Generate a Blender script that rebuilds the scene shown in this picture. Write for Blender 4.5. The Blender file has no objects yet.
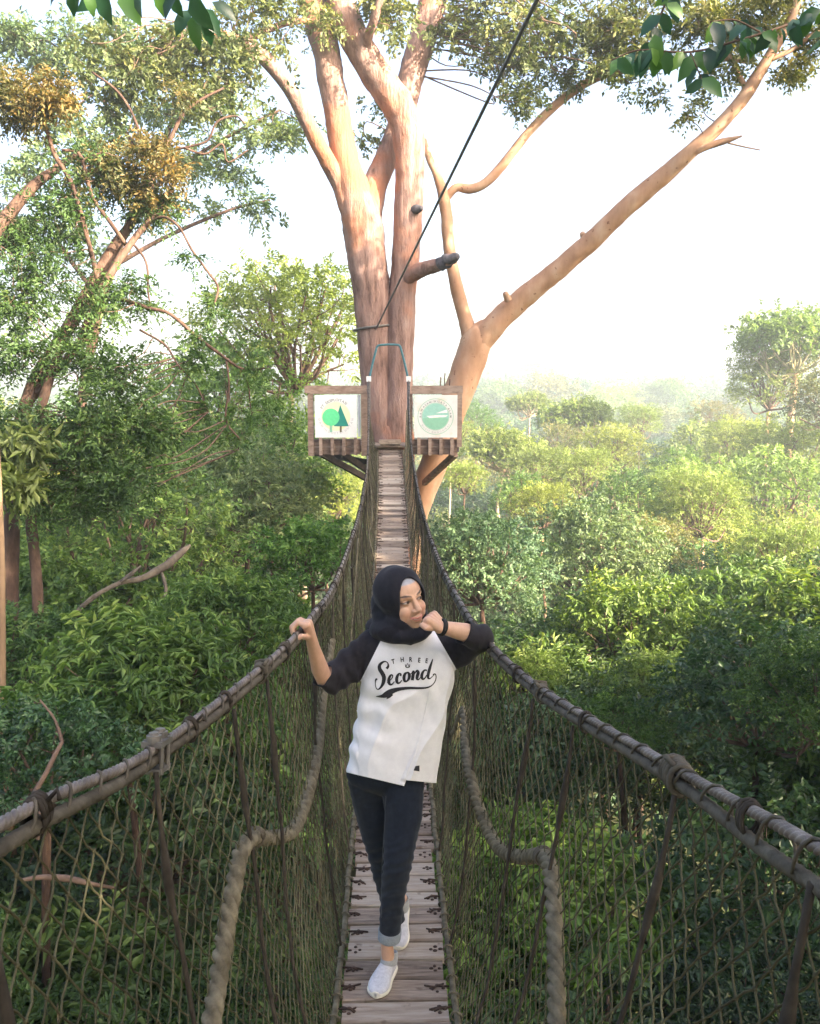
import bpy, bmesh, math, random
import numpy as np
from mathutils import Vector, Matrix, Euler, noise
from mathutils.bvhtree import BVHTree

random.seed(7)
S = bpy.context.scene
COL = S.collection
R = math.radians

# ------------------------------------------------------------------ camera
F = 900.0
PITCH = math.atan((512 - 388) / F)
YAW = math.atan(17 / F)
cam_d = bpy.data.cameras.new('camera')
cam = bpy.data.objects.new('camera', cam_d)
COL.objects.link(cam)
cam.rotation_euler = (math.pi / 2 - PITCH, 0, -YAW)
cam_d.sensor_fit = 'VERTICAL'
cam_d.sensor_height = 24.0
cam_d.lens = F / 1024 * 24.0
cam_d.clip_start = 0.05
cam_d.clip_end = 3000
S.camera = cam
CR = Euler((math.pi / 2 - PITCH, 0, -YAW)).to_matrix()
CRI = CR.transposed()


def P(px, py, Y):
    """world point at distance Y along the bridge that is seen at pixel px, py"""
    d = CR @ Vector(((px - 410) / F, -(py - 512) / F, -1.0))
    return d * (Y / d.y)


def PX(v):
    c = CRI @ Vector(v)
    return (410 + F * c.x / -c.z, 512 - F * c.y / -c.z)


# ------------------------------------------------------------------ helpers
def smooth_path(pts, step=None, n=None):
    """Catmull-Rom through pts (any length of tuple), sampled n per span"""
    A = [np.array(p, float) for p in pts]
    if len(A) < 3:
        n = n or 8
        return [A[0] + (A[-1] - A[0]) * t for t in np.linspace(0, 1, n + 1)]
    A = [2 * A[0] - A[1]] + A + [2 * A[-1] - A[-2]]
    out = []
    for i in range(1, len(A) - 2):
        p0, p1, p2, p3 = A[i - 1], A[i], A[i + 1], A[i + 2]
        m = n or 8
        if step:
            m = max(2, int(np.linalg.norm((p2 - p1)[:3]) / step))
        for k in range(m):
            t = k / m
            out.append(0.5 * ((2 * p1) + (-p0 + p2) * t + (2 * p0 - 5 * p1 + 4 * p2 - p3) * t * t + (-p0 + 3 * p1 - 3 * p2 + p3) * t ** 3))
    out.append(A[-2])
    return out


class MB:
    def __init__(self):
        self.v = []; self.f = []; self.tone = []

    def add(self, vs, fs, tone=0.5):
        o = len(self.v)
        self.v.extend([tuple(x) for x in vs])
        self.f.extend([tuple(i + o for i in f) for f in fs])
        self.tone.extend([tone] * len(vs))

    def box(self, c, half, rot=None, tone=0.5):
        c = Vector(c)
        vs = []
        for sx in (-1, 1):
            for sy in (-1, 1):
                for sz in (-1, 1):
                    q = Vector((sx * half[0], sy * half[1], sz * half[2]))
                    if rot is not None: q = rot @ q
                    vs.append(c + q)
        self.add(vs, [(0, 1, 3, 2), (4, 6, 7, 5), (0, 4, 5, 1), (2, 3, 7, 6), (0, 2, 6, 4), (1, 5, 7, 3)], tone)

    def bar(self, a, b, w, h, tone=0.5, up=(0, 0, 1)):
        a = Vector(a); b = Vector(b)
        y = (b - a).normalized(); u = Vector(up)
        x = y.cross(u)
        if x.length < 1e-4: x = y.cross(Vector((1, 0, 0)))
        x.normalize(); z = x.cross(y)
        rot = Matrix((x, y, z)).transposed()
        self.box((a + b) / 2, (w / 2, (b - a).length / 2, h / 2), rot, tone)

    def tube(self, pts, rad, seg=8, lobes=0, amp=0.0, pitch=0.1, cap=True, tone=0.5, rough=0.0, rs=3.0):
        pts = [Vector(p[:3]) for p in pts]
        n = len(pts)
        if not hasattr(rad, '__len__'): rad = [rad] * n
        o = len(self.v)
        t_prev = None; nrm = None; s = 0.0
        vs = []
        for i in range(n):
            t = (pts[min(i + 1, n - 1)] - pts[max(i - 1, 0)])
            if t.length < 1e-9: t = Vector((0, 0, 1))
            t.normalize()
            if nrm is None:
                a = Vector((0, 0, 1)) if abs(t.z) < 0.9 else Vector((1, 0, 0))
                nrm = (a - t * a.dot(t)).normalized()
            else:
                nrm = (nrm - t * nrm.dot(t))
                if nrm.length < 1e-6: nrm = t.orthogonal()
                nrm.normalize()
            b = t.cross(nrm)
            if i: s += (pts[i] - pts[i - 1]).length
            for k in range(seg):
                th = 2 * math.pi * k / seg
                r = rad[i]
                if lobes: r *= 1 + amp * .35 - amp * 1.3 * (1 - abs(math.cos(lobes / 2 * (th + 2 * math.pi * s / (pitch * lobes))))) ** 1.5
                d = nrm * math.cos(th) + b * math.sin(th)
                if rough:
                    q = pts[i] + d * r
                    r *= 1 + rough * noise.noise(q * rs) + rough * .5 * noise.noise(q * rs * 3.1)
                vs.append(pts[i] + d * r)
        fs = []
        for i in range(n - 1):
            for k in range(seg):
                a = i * seg + k; b2 = i * seg + (k + 1) % seg
                fs.append((a, b2, b2 + seg, a + seg))
        if cap:
            fs.append(tuple(range(seg - 1, -1, -1)))
            fs.append(tuple((n - 1) * seg + k for k in range(seg)))
        self.add(vs, fs, tone)

    def ell(self, c, r, rot=None, seg=16, rings=10, tone=0.5):
        c = Vector(c)
        if not hasattr(r, '__len__'): r = (r, r, r)
        vs = []
        def q(x, y, z):
            p = Vector((x * r[0], y * r[1], z * r[2]))
            return c + (rot @ p if rot is not None else p)
        vs.append(q(0, 0, 1))
        for i in range(1, rings):
            a = math.pi * i / rings
            for k in range(seg):
                b = 2 * math.pi * k / seg
                vs.append(q(math.sin(a) * math.cos(b), math.sin(a) * math.sin(b), math.cos(a)))
        vs.append(q(0, 0, -1))
        fs = [(0, 1 + k, 1 + (k + 1) % seg) for k in range(seg)]
        for i in range(rings - 2):
            for k in range(seg):
                a = 1 + i * seg + k; b = 1 + i * seg + (k + 1) % seg
                fs.append((a, a + seg, b + seg, b))
        l = len(vs) - 1; o = 1 + (rings - 2) * seg
        fs += [(l, o + (k + 1) % seg, o + k) for k in range(seg)]
        self.add(vs, fs, tone)

    def caps(self, pts, radii, seg=18):
        """chain of overlapping tapered capsules"""
        for i in range(len(pts) - 1):
            a, b = Vector(pts[i]), Vector(pts[i + 1]); ra, rb = radii[i], radii[i + 1]
            d = (b - a); L = d.length
            if L < 1e-6: continue
            d /= L
            path = []; rr = []
            for k in range(7):
                an = math.pi / 2 * (1 - k / 6)
                path.append(a - d * ra * math.sin(an)); rr.append(max(ra * math.cos(an), ra * .02))
            for k in range(7):
                an = math.pi / 2 * k / 6
                path.append(b + d * rb * math.sin(an)); rr.append(max(rb * math.cos(an), rb * .02))
            self.tube(path, rr, seg)

    def build(self, name, mat, parent=None, smooth=True):
        me = bpy.data.meshes.new(name)
        me.from_pydata(self.v, [], self.f)
        at = me.attributes.new('tone', 'FLOAT', 'POINT')
        at.data.foreach_set('value', np.array(self.tone, dtype=np.float32))
        if smooth: me.polygons.foreach_set('use_smooth', np.ones(len(me.polygons), dtype=bool))
        me.update()
        o = bpy.data.objects.new(name, me)
        if mat: me.materials.append(mat)
        COL.objects.link(o)
        if parent is not None: link(o, parent)
        return o


def link(o, parent):
    """parent o (whose mesh is in world space) keeping it where it is"""
    o.parent = parent
    m = Matrix.Identity(4)
    q = parent; m = q.matrix_basis.copy()
    while q.parent is not None:
        m = q.parent.matrix_basis @ q.matrix_parent_inverse @ m; q = q.parent
    o.matrix_parent_inverse = m.inverted()


def np_mesh(name, V, T, tone):
    me = bpy.data.meshes.new(name)
    V = np.asarray(V, np.float32); T = np.asarray(T, np.int32)
    me.vertices.add(len(V)); me.vertices.foreach_set('co', V.ravel())
    k = T.shape[1]
    me.loops.add(T.size); me.loops.foreach_set('vertex_index', T.ravel())
    me.polygons.add(len(T)); me.polygons.foreach_set('loop_start', np.arange(0, T.size, k, dtype=np.int32))
    try: me.polygons.foreach_set('loop_total', np.full(len(T), k, dtype=np.int32))
    except Exception: pass
    at = me.attributes.new('tone', 'FLOAT', 'POINT')
    at.data.foreach_set('value', np.asarray(tone, np.float32))
    me.update(calc_edges=True)
    me.validate()
    return me


def tag(o, label=None, cat=None, group=None, kind=None):
    if label: o['label'] = label
    if cat: o['category'] = cat
    if group: o['group'] = group
    if kind: o['kind'] = kind
    return o


def empty(name, loc=(0, 0, 0)):
    o = bpy.data.objects.new(name, None); COL.objects.link(o); o.location = loc
    o.empty_display_size = .1
    return o


# ------------------------------------------------------------------ materials
def new_mat(name):
    m = bpy.data.materials.new(name); m.use_nodes = True
    nt = m.node_tree; nt.nodes.clear()
    out = nt.nodes.new('ShaderNodeOutputMaterial')
    return m, nt, out


def nd(nt, kind, **kw):
    n = nt.nodes.new(kind)
    for k, v in kw.items():
        if k.startswith('i_'):
            n.inputs[k[2:].replace('_', ' ')].default_value = v
        else:
            setattr(n, k, v)
    return n


def ramp(nt, fac, stops):
    r = nt.nodes.new('ShaderNodeValToRGB')
    el = r.color_ramp.elements
    while len(el) < len(stops): el.new(0.5)
    for e, (p, c) in zip(el, stops):
        e.position = p; e.color = (*c, 1)
    nt.links.new(fac, r.inputs[0])
    return r


def leaf_mat(name, stops, trans=0.3, rough=0.5, spec=0.35):
    m, nt, out = new_mat(name)
    at = nd(nt, 'ShaderNodeAttribute', attribute_name='tone')
    oi = nd(nt, 'ShaderNodeObjectInfo')
    rp = ramp(nt, at.outputs['Fac'], stops)
    mx = nd(nt, 'ShaderNodeMix', data_type='RGBA', blend_type='MULTIPLY')
    mx.inputs[0].default_value = 1
    nt.links.new(rp.outputs[0], mx.inputs[6]); nt.links.new(oi.outputs['Color'], mx.inputs[7])
    b = nd(nt, 'ShaderNodeBsdfPrincipled', i_Roughness=rough)
    b.inputs['Specular IOR Level'].default_value = spec
    t = nd(nt, 'ShaderNodeBsdfTranslucent')
    g = nd(nt, 'ShaderNodeMix', data_type='RGBA', blend_type='MULTIPLY'); g.inputs[0].default_value = 1
    g.inputs[7].default_value = (1.5, 1.6, .7, 1)
    nt.links.new(mx.outputs[2], g.inputs[6])
    nt.links.new(mx.outputs[2], b.inputs['Base Color']); nt.links.new(g.outputs[2], t.inputs[0])
    ms = nd(nt, 'ShaderNodeMixShader'); ms.inputs[0].default_value = trans
    nt.links.new(b.outputs[0], ms.inputs[1]); nt.links.new(t.outputs[0], ms.inputs[2])
    nt.links.new(ms.outputs[0], out.inputs[0])
    return m


def surf_mat(name, stops, scale=8, stretch=(1, 1, 1), rough=0.8, bump=0.3, detail=6, tone=0.0, coord='Object', spec=0.2, dist=0.01, second=None, tint=False):
    m, nt, out = new_mat(name)
    tc = nd(nt, 'ShaderNodeTexCoord')
    mp = nd(nt, 'ShaderNodeMapping'); mp.inputs['Scale'].default_value = stretch
    nt.links.new(tc.outputs[coord], mp.inputs[0])
    nz = nd(nt, 'ShaderNodeTexNoise'); nz.inputs['Scale'].default_value = scale; nz.inputs['Detail'].default_value = detail
    nz.inputs['Roughness'].default_value = .65
    nt.links.new(mp.outputs[0], nz.inputs[0])
    fac = nz.outputs[0]
    if tone:
        at = nd(nt, 'ShaderNodeAttribute', attribute_name='tone')
        a1 = nd(nt, 'ShaderNodeMath', operation='SUBTRACT'); a1.inputs[1].default_value = .5
        nt.links.new(at.outputs['Fac'], a1.inputs[0])
        a2 = nd(nt, 'ShaderNodeMath', operation='MULTIPLY_ADD'); a2.inputs[1].default_value = tone
        nt.links.new(a1.outputs[0], a2.inputs[0]); nt.links.new(fac, a2.inputs[2])
        fac = a2.outputs[0]
    rp = ramp(nt, fac, stops)
    col = rp.outputs[0]
    if second:
        n2 = nd(nt, 'ShaderNodeTexNoise'); n2.inputs['Scale'].default_value = second[0]; n2.inputs['Detail'].default_value = 4
        nt.links.new(tc.outputs[coord], n2.inputs[0])
        r2 = ramp(nt, n2.outputs[0], [(second[1], (0, 0, 0)), (second[2], (1, 1, 1))])
        mx = nd(nt, 'ShaderNodeMix', data_type='RGBA'); mx.inputs[7].default_value = (*second[3], 1)
        nt.links.new(r2.outputs[0], mx.inputs[0]); nt.links.new(col, mx.inputs[6]); col = mx.outputs[2]
    if tint:
        oi = nd(nt, 'ShaderNodeObjectInfo')
        mx = nd(nt, 'ShaderNodeMix', data_type='RGBA', blend_type='MULTIPLY'); mx.inputs[0].default_value = 1
        nt.links.new(col, mx.inputs[6]); nt.links.new(oi.outputs['Color'], mx.inputs[7]); col = mx.outputs[2]
    b = nd(nt, 'ShaderNodeBsdfPrincipled', i_Roughness=rough)
    b.inputs['Specular IOR Level'].default_value = spec
    nt.links.new(col, b.inputs['Base Color'])
    if bump:
        bp = nd(nt, 'ShaderNodeBump'); bp.inputs['Strength'].default_value = bump; bp.inputs['Distance'].default_value = dist
        nt.links.new(nz.outputs[0], bp.inputs['Height']); nt.links.new(bp.outputs[0], b.inputs['Normal'])
    nt.links.new(b.outputs[0], out.inputs[0])
    return m


M = {}
M['leaf_mid'] = leaf_mat('leaf_mid_green', [(0, (.018, .042, .012)), (.4, (.042, .092, .024)), (.75, (.09, .165, .04)), (1, (.18, .25, .07))])
M['leaf_dark'] = leaf_mat('leaf_dark_green', [(0, (.012, .030, .012)), (.45, (.028, .066, .024)), (.8, (.06, .12, .04)), (1, (.13, .20, .07))], rough=.4, spec=.5)
M['leaf_lime'] = leaf_mat('leaf_yellow_green', [(0, (.05, .075, .025)), (.35, (.12, .155, .045)), (.7, (.19, .24, .075)), (1, (.29, .32, .11))], trans=.4)
M['leaf_blue'] = leaf_mat('leaf_grey_green', [(0, (.03, .06, .035)), (.4, (.075, .12, .065)), (.75, (.15, .20, .10)), (1, (.25, .29, .15))])
M['leaf_gold'] = leaf_mat('leaf_olive_bronze', [(0, (.045, .06, .03)), (.4, (.08, .10, .045)), (.75, (.15, .15, .055)), (1, (.24, .20, .07))])
M['leaf_bronze'] = leaf_mat('leaf_sunlit_bronze', [(0, (.05, .06, .03)), (.4, (.085, .10, .04)), (.75, (.17, .13, .045)), (1, (.30, .18, .05))])  # orange sunlight on the left tree's clumps is put into this leaf colour
M['leaf_near'] = leaf_mat('leaf_near_sprig', [(0, (.015, .045, .03)), (.6, (.03, .085, .04)), (.85, (.07, .15, .03)), (1, (.14, .24, .04))], trans=.35, rough=.35, spec=.5)
M['bark_brown'] = surf_mat('bark_red_brown', [(.3, (.035, .022, .017)), (.5, (.085, .05, .036)), (.7, (.16, .10, .072))], scale=9, stretch=(1, 1, .3), bump=.7, dist=.03, tint=True)
M['bark_host'] = surf_mat('bark_pale_sun_patches', [(.3, (.095, .055, .045)), (.44, (.23, .14, .115)), (.58, (.31, .20, .168)), (.75, (.385, .28, .25))], scale=7, stretch=(1, 1, .2), bump=1.0, dist=.09, detail=10,
                          second=(.8, .50, .62, (.35, .15, .085)))  # orange patches put the sun on the stems into the bark colour
M['bark_orange'] = surf_mat('bark_smooth_orange', [(.3, (.34, .19, .115)), (.5, (.44, .26, .165)), (.7, (.52, .36, .25))], scale=3, stretch=(1, 1, .4), bump=.4, dist=.03,
                            second=(9, .66, .70, (.2, .1, .06)))
M['bark_pale'] = surf_mat('bark_pale_tan', [(.3, (.25, .18, .12)), (.6, (.42, .32, .22))], scale=6, stretch=(1, 1, .3), bump=.4, tint=True)
M['bark_dead'] = surf_mat('bark_dead_grey', [(.3, (.07, .055, .045)), (.6, (.17, .14, .11)), (.8, (.26, .22, .18))], scale=9, stretch=(1, 1, .5), bump=.4)
M['bark_twig'] = surf_mat('bark_twig', [(.3, (.07, .045, .035)), (.65, (.17, .11, .08))], scale=8, bump=.2)
M['bark_stump'] = surf_mat('charred_stump', [(.3, (.04, .04, .05)), (.65, (.13, .12, .13))], scale=14, bump=.5)
M['plank'] = surf_mat('weathered_planks', [(.22, (.11, .085, .07)), (.42, (.25, .19, .15)), (.6, (.36, .29, .235)), (.8, (.45, .38, .315))], scale=5, stretch=(1.2, 14, 4), rough=.85, bump=.6, tone=.6, dist=.004,
                      second=(14, .62, .75, (.13, .09, .07)))
M['knot'] = surf_mat('dark_lashing_knots', [(.3, (.035, .022, .018)), (.7, (.10, .065, .05))], scale=60, bump=.3)
M['net'] = surf_mat('net_cord', [(.25, (.028, .026, .016)), (.5, (.068, .064, .038)), (.75, (.15, .14, .085))], scale=1.6, rough=.9, bump=0, tone=.25, spec=.1)
M['netrope'] = surf_mat('grey_brown_rope', [(.3, (.045, .038, .029)), (.55, (.095, .082, .064)), (.75, (.16, .14, .11))], scale=22, rough=.9, bump=.3, dist=.004)
M['thickrope'] = surf_mat('weathered_thick_rope', [(.3, (.065, .055, .036)), (.5, (.125, .108, .075)), (.75, (.21, .185, .13))], scale=26, rough=.95, bump=.4, dist=.004)
M['darkrope'] = surf_mat('dark_brown_rope', [(.3, (.022, .018, .015)), (.6, (.052, .043, .035)), (.8, (.09, .072, .058))], scale=18, rough=.9, bump=.3, dist=.004)
M['cable'] = surf_mat('rusty_steel_cable', [(.3, (.06, .045, .038)), (.5, (.115, .092, .08)), (.7, (.24, .205, .185))], scale=12, rough=.45, bump=.1, spec=.5)
M['steel'] = surf_mat('grey_steel', [(.3, (.06, .055, .05)), (.6, (.13, .12, .11)), (.8, (.22, .2, .18))], scale=25, rough=.5, bump=.15, spec=.5)
M['stay'] = surf_mat('dark_stay_cable', [(.3, (.05, .05, .06)), (.7, (.12, .12, .14))], scale=20, rough=.5, bump=0, spec=.4)
M['teal'] = surf_mat('teal_painted_steel', [(.3, (.035, .11, .135)), (.6, (.06, .17, .20)), (.8, (.12, .2, .21))], scale=18, rough=.5, bump=.1)
M['rail'] = surf_mat('purple_brown_stained_timber', [(.3, (.13, .085, .065)), (.5, (.23, .16, .125)), (.75, (.34, .255, .21))], scale=6, stretch=(1, 1, 3), rough=.75, bump=.3, tone=.3, dist=.005)
M['timber_dark'] = surf_mat('dark_timber', [(.3, (.05, .04, .038)), (.7, (.13, .10, .09))], scale=8, bump=.3, rough=.85)
M['sign_white'] = surf_mat('sign_white', [(.3, (.66, .66, .66)), (.6, (.74, .74, .74))], scale=5, bump=0, rough=.5)
M['sign_cream'] = surf_mat('sign_cream', [(.3, (.62, .61, .58)), (.5, (.69, .69, .67)), (.75, (.72, .74, .73))], scale=3, bump=0, rough=.5, second=(4, .6, .8, (.68, .56, .36)))
def flat(name, c, rough=.6, spec=.3):
    return surf_mat(name, [(.3, tuple(x * .9 for x in c)), (.7, tuple(min(1, x * 1.08) for x in c))], scale=20, bump=0, rough=rough, spec=spec)
M['g_light'] = flat('logo_light_green', (.12, .62, .28))
M['g_dark'] = flat('logo_dark_green', (.02, .22, .18))
M['g_pale'] = flat('logo_pale_yellow', (.72, .74, .48))
M['g_brown'] = flat('logo_brown', (.13, .10, .06))
M['g_mid'] = flat('logo_sea_green', (.25, .50, .36))
M['g_teal'] = flat('logo_teal', (.30, .55, .47))
M['g_white'] = flat('logo_white', (.8, .8, .78))
M['ink'] = flat('logo_ink', (.10, .14, .12))
M['ink_grey'] = flat('logo_grey_ink', (.42, .42, .44))
M['floor'] = surf_mat('leaf_litter', [(.3, (.025, .03, .012)), (.5, (.05, .055, .022)), (.7, (.085, .075, .035))], scale=1.5, bump=.6, dist=.2, rough=1, coord='Object')
# ------------------------------------------------------------------ the bridge
def interp(tab, x):
    xs = [t[0] for t in tab]
    return [float(np.interp(x, xs, [t[k] for t in tab])) for k in range(1, len(tab[0]))]


def spline_tab(tab, n=400):
    sm = smooth_path(tab, n=24)
    sm = sorted([tuple(s) for s in sm])
    return sm


DECK = spline_tab([(-2.5, -1.15, .0), (-1, -1.50, .0), (.6, -1.86, .0), (1.5, -2.10, .0), (3.3, -2.42, .004), (5.2, -2.52, .0), (8, -2.48, .0),
                   (11.3, -2.18, -.005), (14.6, -1.74, -.02), (16, -1.42, -.04), (17.0, -1.16, -.05)])
def deck(Y):
    z, x = interp(DECK, Y); return x, z
HW = .213

def rail_tab(px):
    pts = [tuple(P(*q)) for q in px]
    return pts
RL = [(-.60, -2.5, -.02), (-.57, -1, -.22), (-.55, .2, -.42)] + rail_tab([(0, 825, 1.2), (150, 752, 1.8), (262, 667, 2.7), (301, 630, 3.3), (313, 614, 3.7), (330, 592, 4.5), (343, 562, 5.6), (357.5, 519, 7.5), (363.5, 490, 10), (367.5, 462, 13), (369, 410, 16), (368.8, 380, 17.1)])
RR = [(.62, -2.5, -.05), (.60, -1, -.2), (.575, .2, -.4)] + rail_tab([(822, 850, 1.1), (678, 770, 1.7), (540, 688, 2.8), (489, 643, 3.42), (471, 620, 4), (450.5, 584, 4.9), (439, 560, 5.8), (428, 529, 7.5), (419.6, 498, 10), (412.6, 456, 14), (410, 428, 15.5), (408.6, 380, 17.1)])
RAILS = {}
for s, tab in ((-1, RL), (1, RR)):
    sm = smooth_path(tab, n=24)
    sm.sort(key=lambda q: q[1])
    RAILS[s] = [(q[1], q[0], q[2]) for q in sm]
def rail(s, Y):
    x, z = interp(RAILS[s], Y); return Vector((x, Y, z))
def railpath(s, y0, y1, step, off=(0, 0, 0)):
    n = max(2, int((y1 - y0) / step))
    return [rail(s, y0 + (y1 - y0) * i / n) + Vector(off) for i in range(n + 1)]
def net_pt(s, Y, v):
    """v 0 at hand rail, 1 at deck edge"""
    a = rail(s, Y) - Vector((0, 0, .045)); dx, dz = deck(Y)
    b = Vector((dx + s * (HW + .035), Y, dz - .01))
    p = a.lerp(b, v)
    bul = math.sin(math.pi * min(v, 1)) ** .8
    p.x += s * bul * (.035 + .03 * noise.noise(Vector((Y * .9, s * 7, v))))
    w = Vector((Y * 2.3, v * 2.2, s * 11))
    p += Vector((noise.noise(w) * .018, noise.noise(w + Vector((9, 2, 3))) * .03, noise.noise(w + Vector((1, 20, 3))) * .02)) * min(1, 4 * v + .1) * min(1, 5 * (1 - v) + .1)
    return p
NETG = {}
for s in (-1, 1):
    G = []
    for Y in np.linspace(.9, 12, 500):
        for v in np.linspace(0, 1, 60):
            p = net_pt(s, Y, v); G.append((*PX(p), *p, Y, v))
    NETG[s] = np.array(G)
def net_hit(s, px, py):
    G = NETG[s]; d = (G[:, 0] - px) ** 2 + (G[:, 1] - py) ** 2
    # among near-equal hits take the nearest to the eye
    i = int(np.argmin(d + 0.02 * G[:, 5] ** 2))
    return Vector(G[i, 2:5])

bridge = empty('suspension_bridge', (0, 17, deck(17)[1]))
tag(bridge, 'narrow plank and rope suspension footbridge with net sides leading to the tree platform', 'footbridge')

# deck
mb = MB(); kb = MB(); rnd = random.Random(3)
Y = -2.4
while Y < 16.9:
    w = rnd.uniform(.118, .142); gap = rnd.uniform(.010, .025)
    yc = Y + w / 2
    x, z = deck(yc); z2 = deck(yc + .05)[1]; z1 = deck(yc - .05)[1]
    sl = math.atan2(z2 - z1, .1)
    rot = Euler((sl + rnd.uniform(-.015, .015), rnd.uniform(-.015, .015), rnd.uniform(-.02, .02))).to_matrix()
    hw = HW + rnd.uniform(-.012, .012)
    c = Vector((x + rnd.uniform(-.006, .006), yc, z - .016))
    # bevelled plank: profile with worn edges
    prof = [(-w / 2, -.014), (-w / 2, .009), (-w / 2 + .006, .0155), (w / 2 - .006, .0155), (w / 2, .009), (w / 2, -.014)]
    vs = []; nx = 7
    for i in range(nx):
        xx = -hw + 2 * hw * i / (nx - 1)
        for (py_, pz_) in prof:
            q = Vector((xx, py_ + .003 * noise.noise(Vector((xx * 9, yc * 31, py_ * 4))), pz_ + .002 * noise.noise(Vector((xx * 6, yc * 17, py_ * 9)))))
            vs.append(c + rot @ q)
    m_ = len(prof); fs = []
    for i in range(nx - 1):
        for k in range(m_):
            a = i * m_ + k; b = i * m_ + (k + 1) % m_
            fs.append((a, b, b + m_, a + m_))
    fs.append(tuple(range(m_ - 1, -1, -1))); fs.append(tuple((nx - 1) * m_ + k for k in range(m_)))
    mb.add(vs, fs, rnd.random())
    for s in (-1, 1):
        cx = s * (hw - rnd.uniform(.028, .042))
        fl = rnd.uniform(.6, 1.35)
        c = c + Vector((0, rnd.uniform(-.012, .012), 0))
        for (ax, ay) in ((-.019, 0), (.019, 0), (0, -.017), (0, .017)):
            kb.ell(c + rot @ Vector((cx + ax * fl + rnd.uniform(-.004, .004), ay * fl + rnd.uniform(-.003, .003), .0165)), (rnd.uniform(.007, .0105), rnd.uniform(.006, .009), rnd.uniform(.004, .008)), rot, 7, 5)
        if rnd.random() < .65:
            kb.tube([c + rot @ Vector((cx - s * rnd.uniform(.02, .05), rnd.uniform(-.03, .03), .018)), c + rot @ Vector((cx - s * .01, .0, .024)), c + rot @ Vector((cx + s * .03, rnd.uniform(-.03, .03), .02))], .004, 5)
            kb.tube([c + rot @ Vector((cx - s * .02, -.012, .018)), c + rot @ Vector((cx, rnd.uniform(-.01, .01), .026)), c + rot @ Vector((cx + s * .05, .015, .017))], .0045, 5)
    Y += w + gap
mb.build('deck', M['plank'], bridge, smooth=False)
kb.build('lashing_knots', M['knot'], bridge)
# bearer cables below and edge ropes beside the planks
for s in (-1, 1):
    t = MB()
    t.tube([(deck(y)[0] + s * .16, y, deck(y)[1] - .045) for y in np.linspace(-2.5, 17, 120)], .011, 6)
    t.build('bearer_cable', M['cable'], bridge)
    t = MB()
    rr_ = random.Random(s + 5)
    pth = [(deck(y)[0] + s * (HW + .022 + .008 * noise.noise(Vector((y * 4, s, 0)))), y, deck(y)[1] + .004 + .012 * noise.noise(Vector((y * 3, s, 4)))) for y in np.arange(-2.5, 17, .02)]
    t.tube(pth, .013, 9, lobes=3, amp=.18, pitch=.05)
    for y in np.arange(-2.3, 16.8, .13):   # loops that tie net to edge rope
        yy = y + rr_.uniform(-.03, .03); x, z = deck(yy)
        x += s * (HW + .022)
        t.tube([(x + .022 * math.cos(a), yy + .02 * a / 6.3 + rr_.uniform(-.004, .004), z + .004 + .022 * math.sin(a)) for a in np.linspace(0, 6.3, 9)], .0045, 5)
    t.build('edge_rope', M['thickrope'], bridge)

# side nets
for s in (-1, 1):
    t = MB(); dv = 34; du = .076
    cols = np.arange(-2.3, 16.9, du)
    nodes = {}
    for i, y in enumerate(cols):
        for j in range(dv + 1):
            yy = y + (du / 2 if j % 2 else 0)
            nodes[i, j] = net_pt(s, yy, j / dv) + Vector((0, noise.noise(Vector((i * 1.7, j * 2.3, s))) * .010, noise.noise(Vector((i * 2.1, j * 1.3, s + 4))) * .008))
    rr_ = random.Random(11 + s)
    nc = len(cols)
    for i in range(nc):
        for j in range(dv):
            a = nodes[i, j]
            for k in ((i, j + 1), (i + (1 if j % 2 else -1), j + 1)):
                if k not in nodes or rr_.random() < .012: continue
                b = nodes[k]
                mid = (a + b) / 2 + Vector((rr_.uniform(-.004, .004), rr_.uniform(-.004, .004), rr_.uniform(-.005, .003)))
                t.tube([a, mid, b], .0021 if a.y < 3 else .0024, 4, cap=False, tone=rr_.uniform(.1, .9))
    for (i, j), a in nodes.items():
        if a.y < 5: t.ell(a, (.0042, .005, .0046), None, 6, 4, rr_.uniform(.3, .8))
    t.build('side_net', M['net'], bridge)

def ss_(a, b, x):
    t = min(1, max(0, (x - a) / (b - a))); return t * t * (3 - 2 * t)
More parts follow.
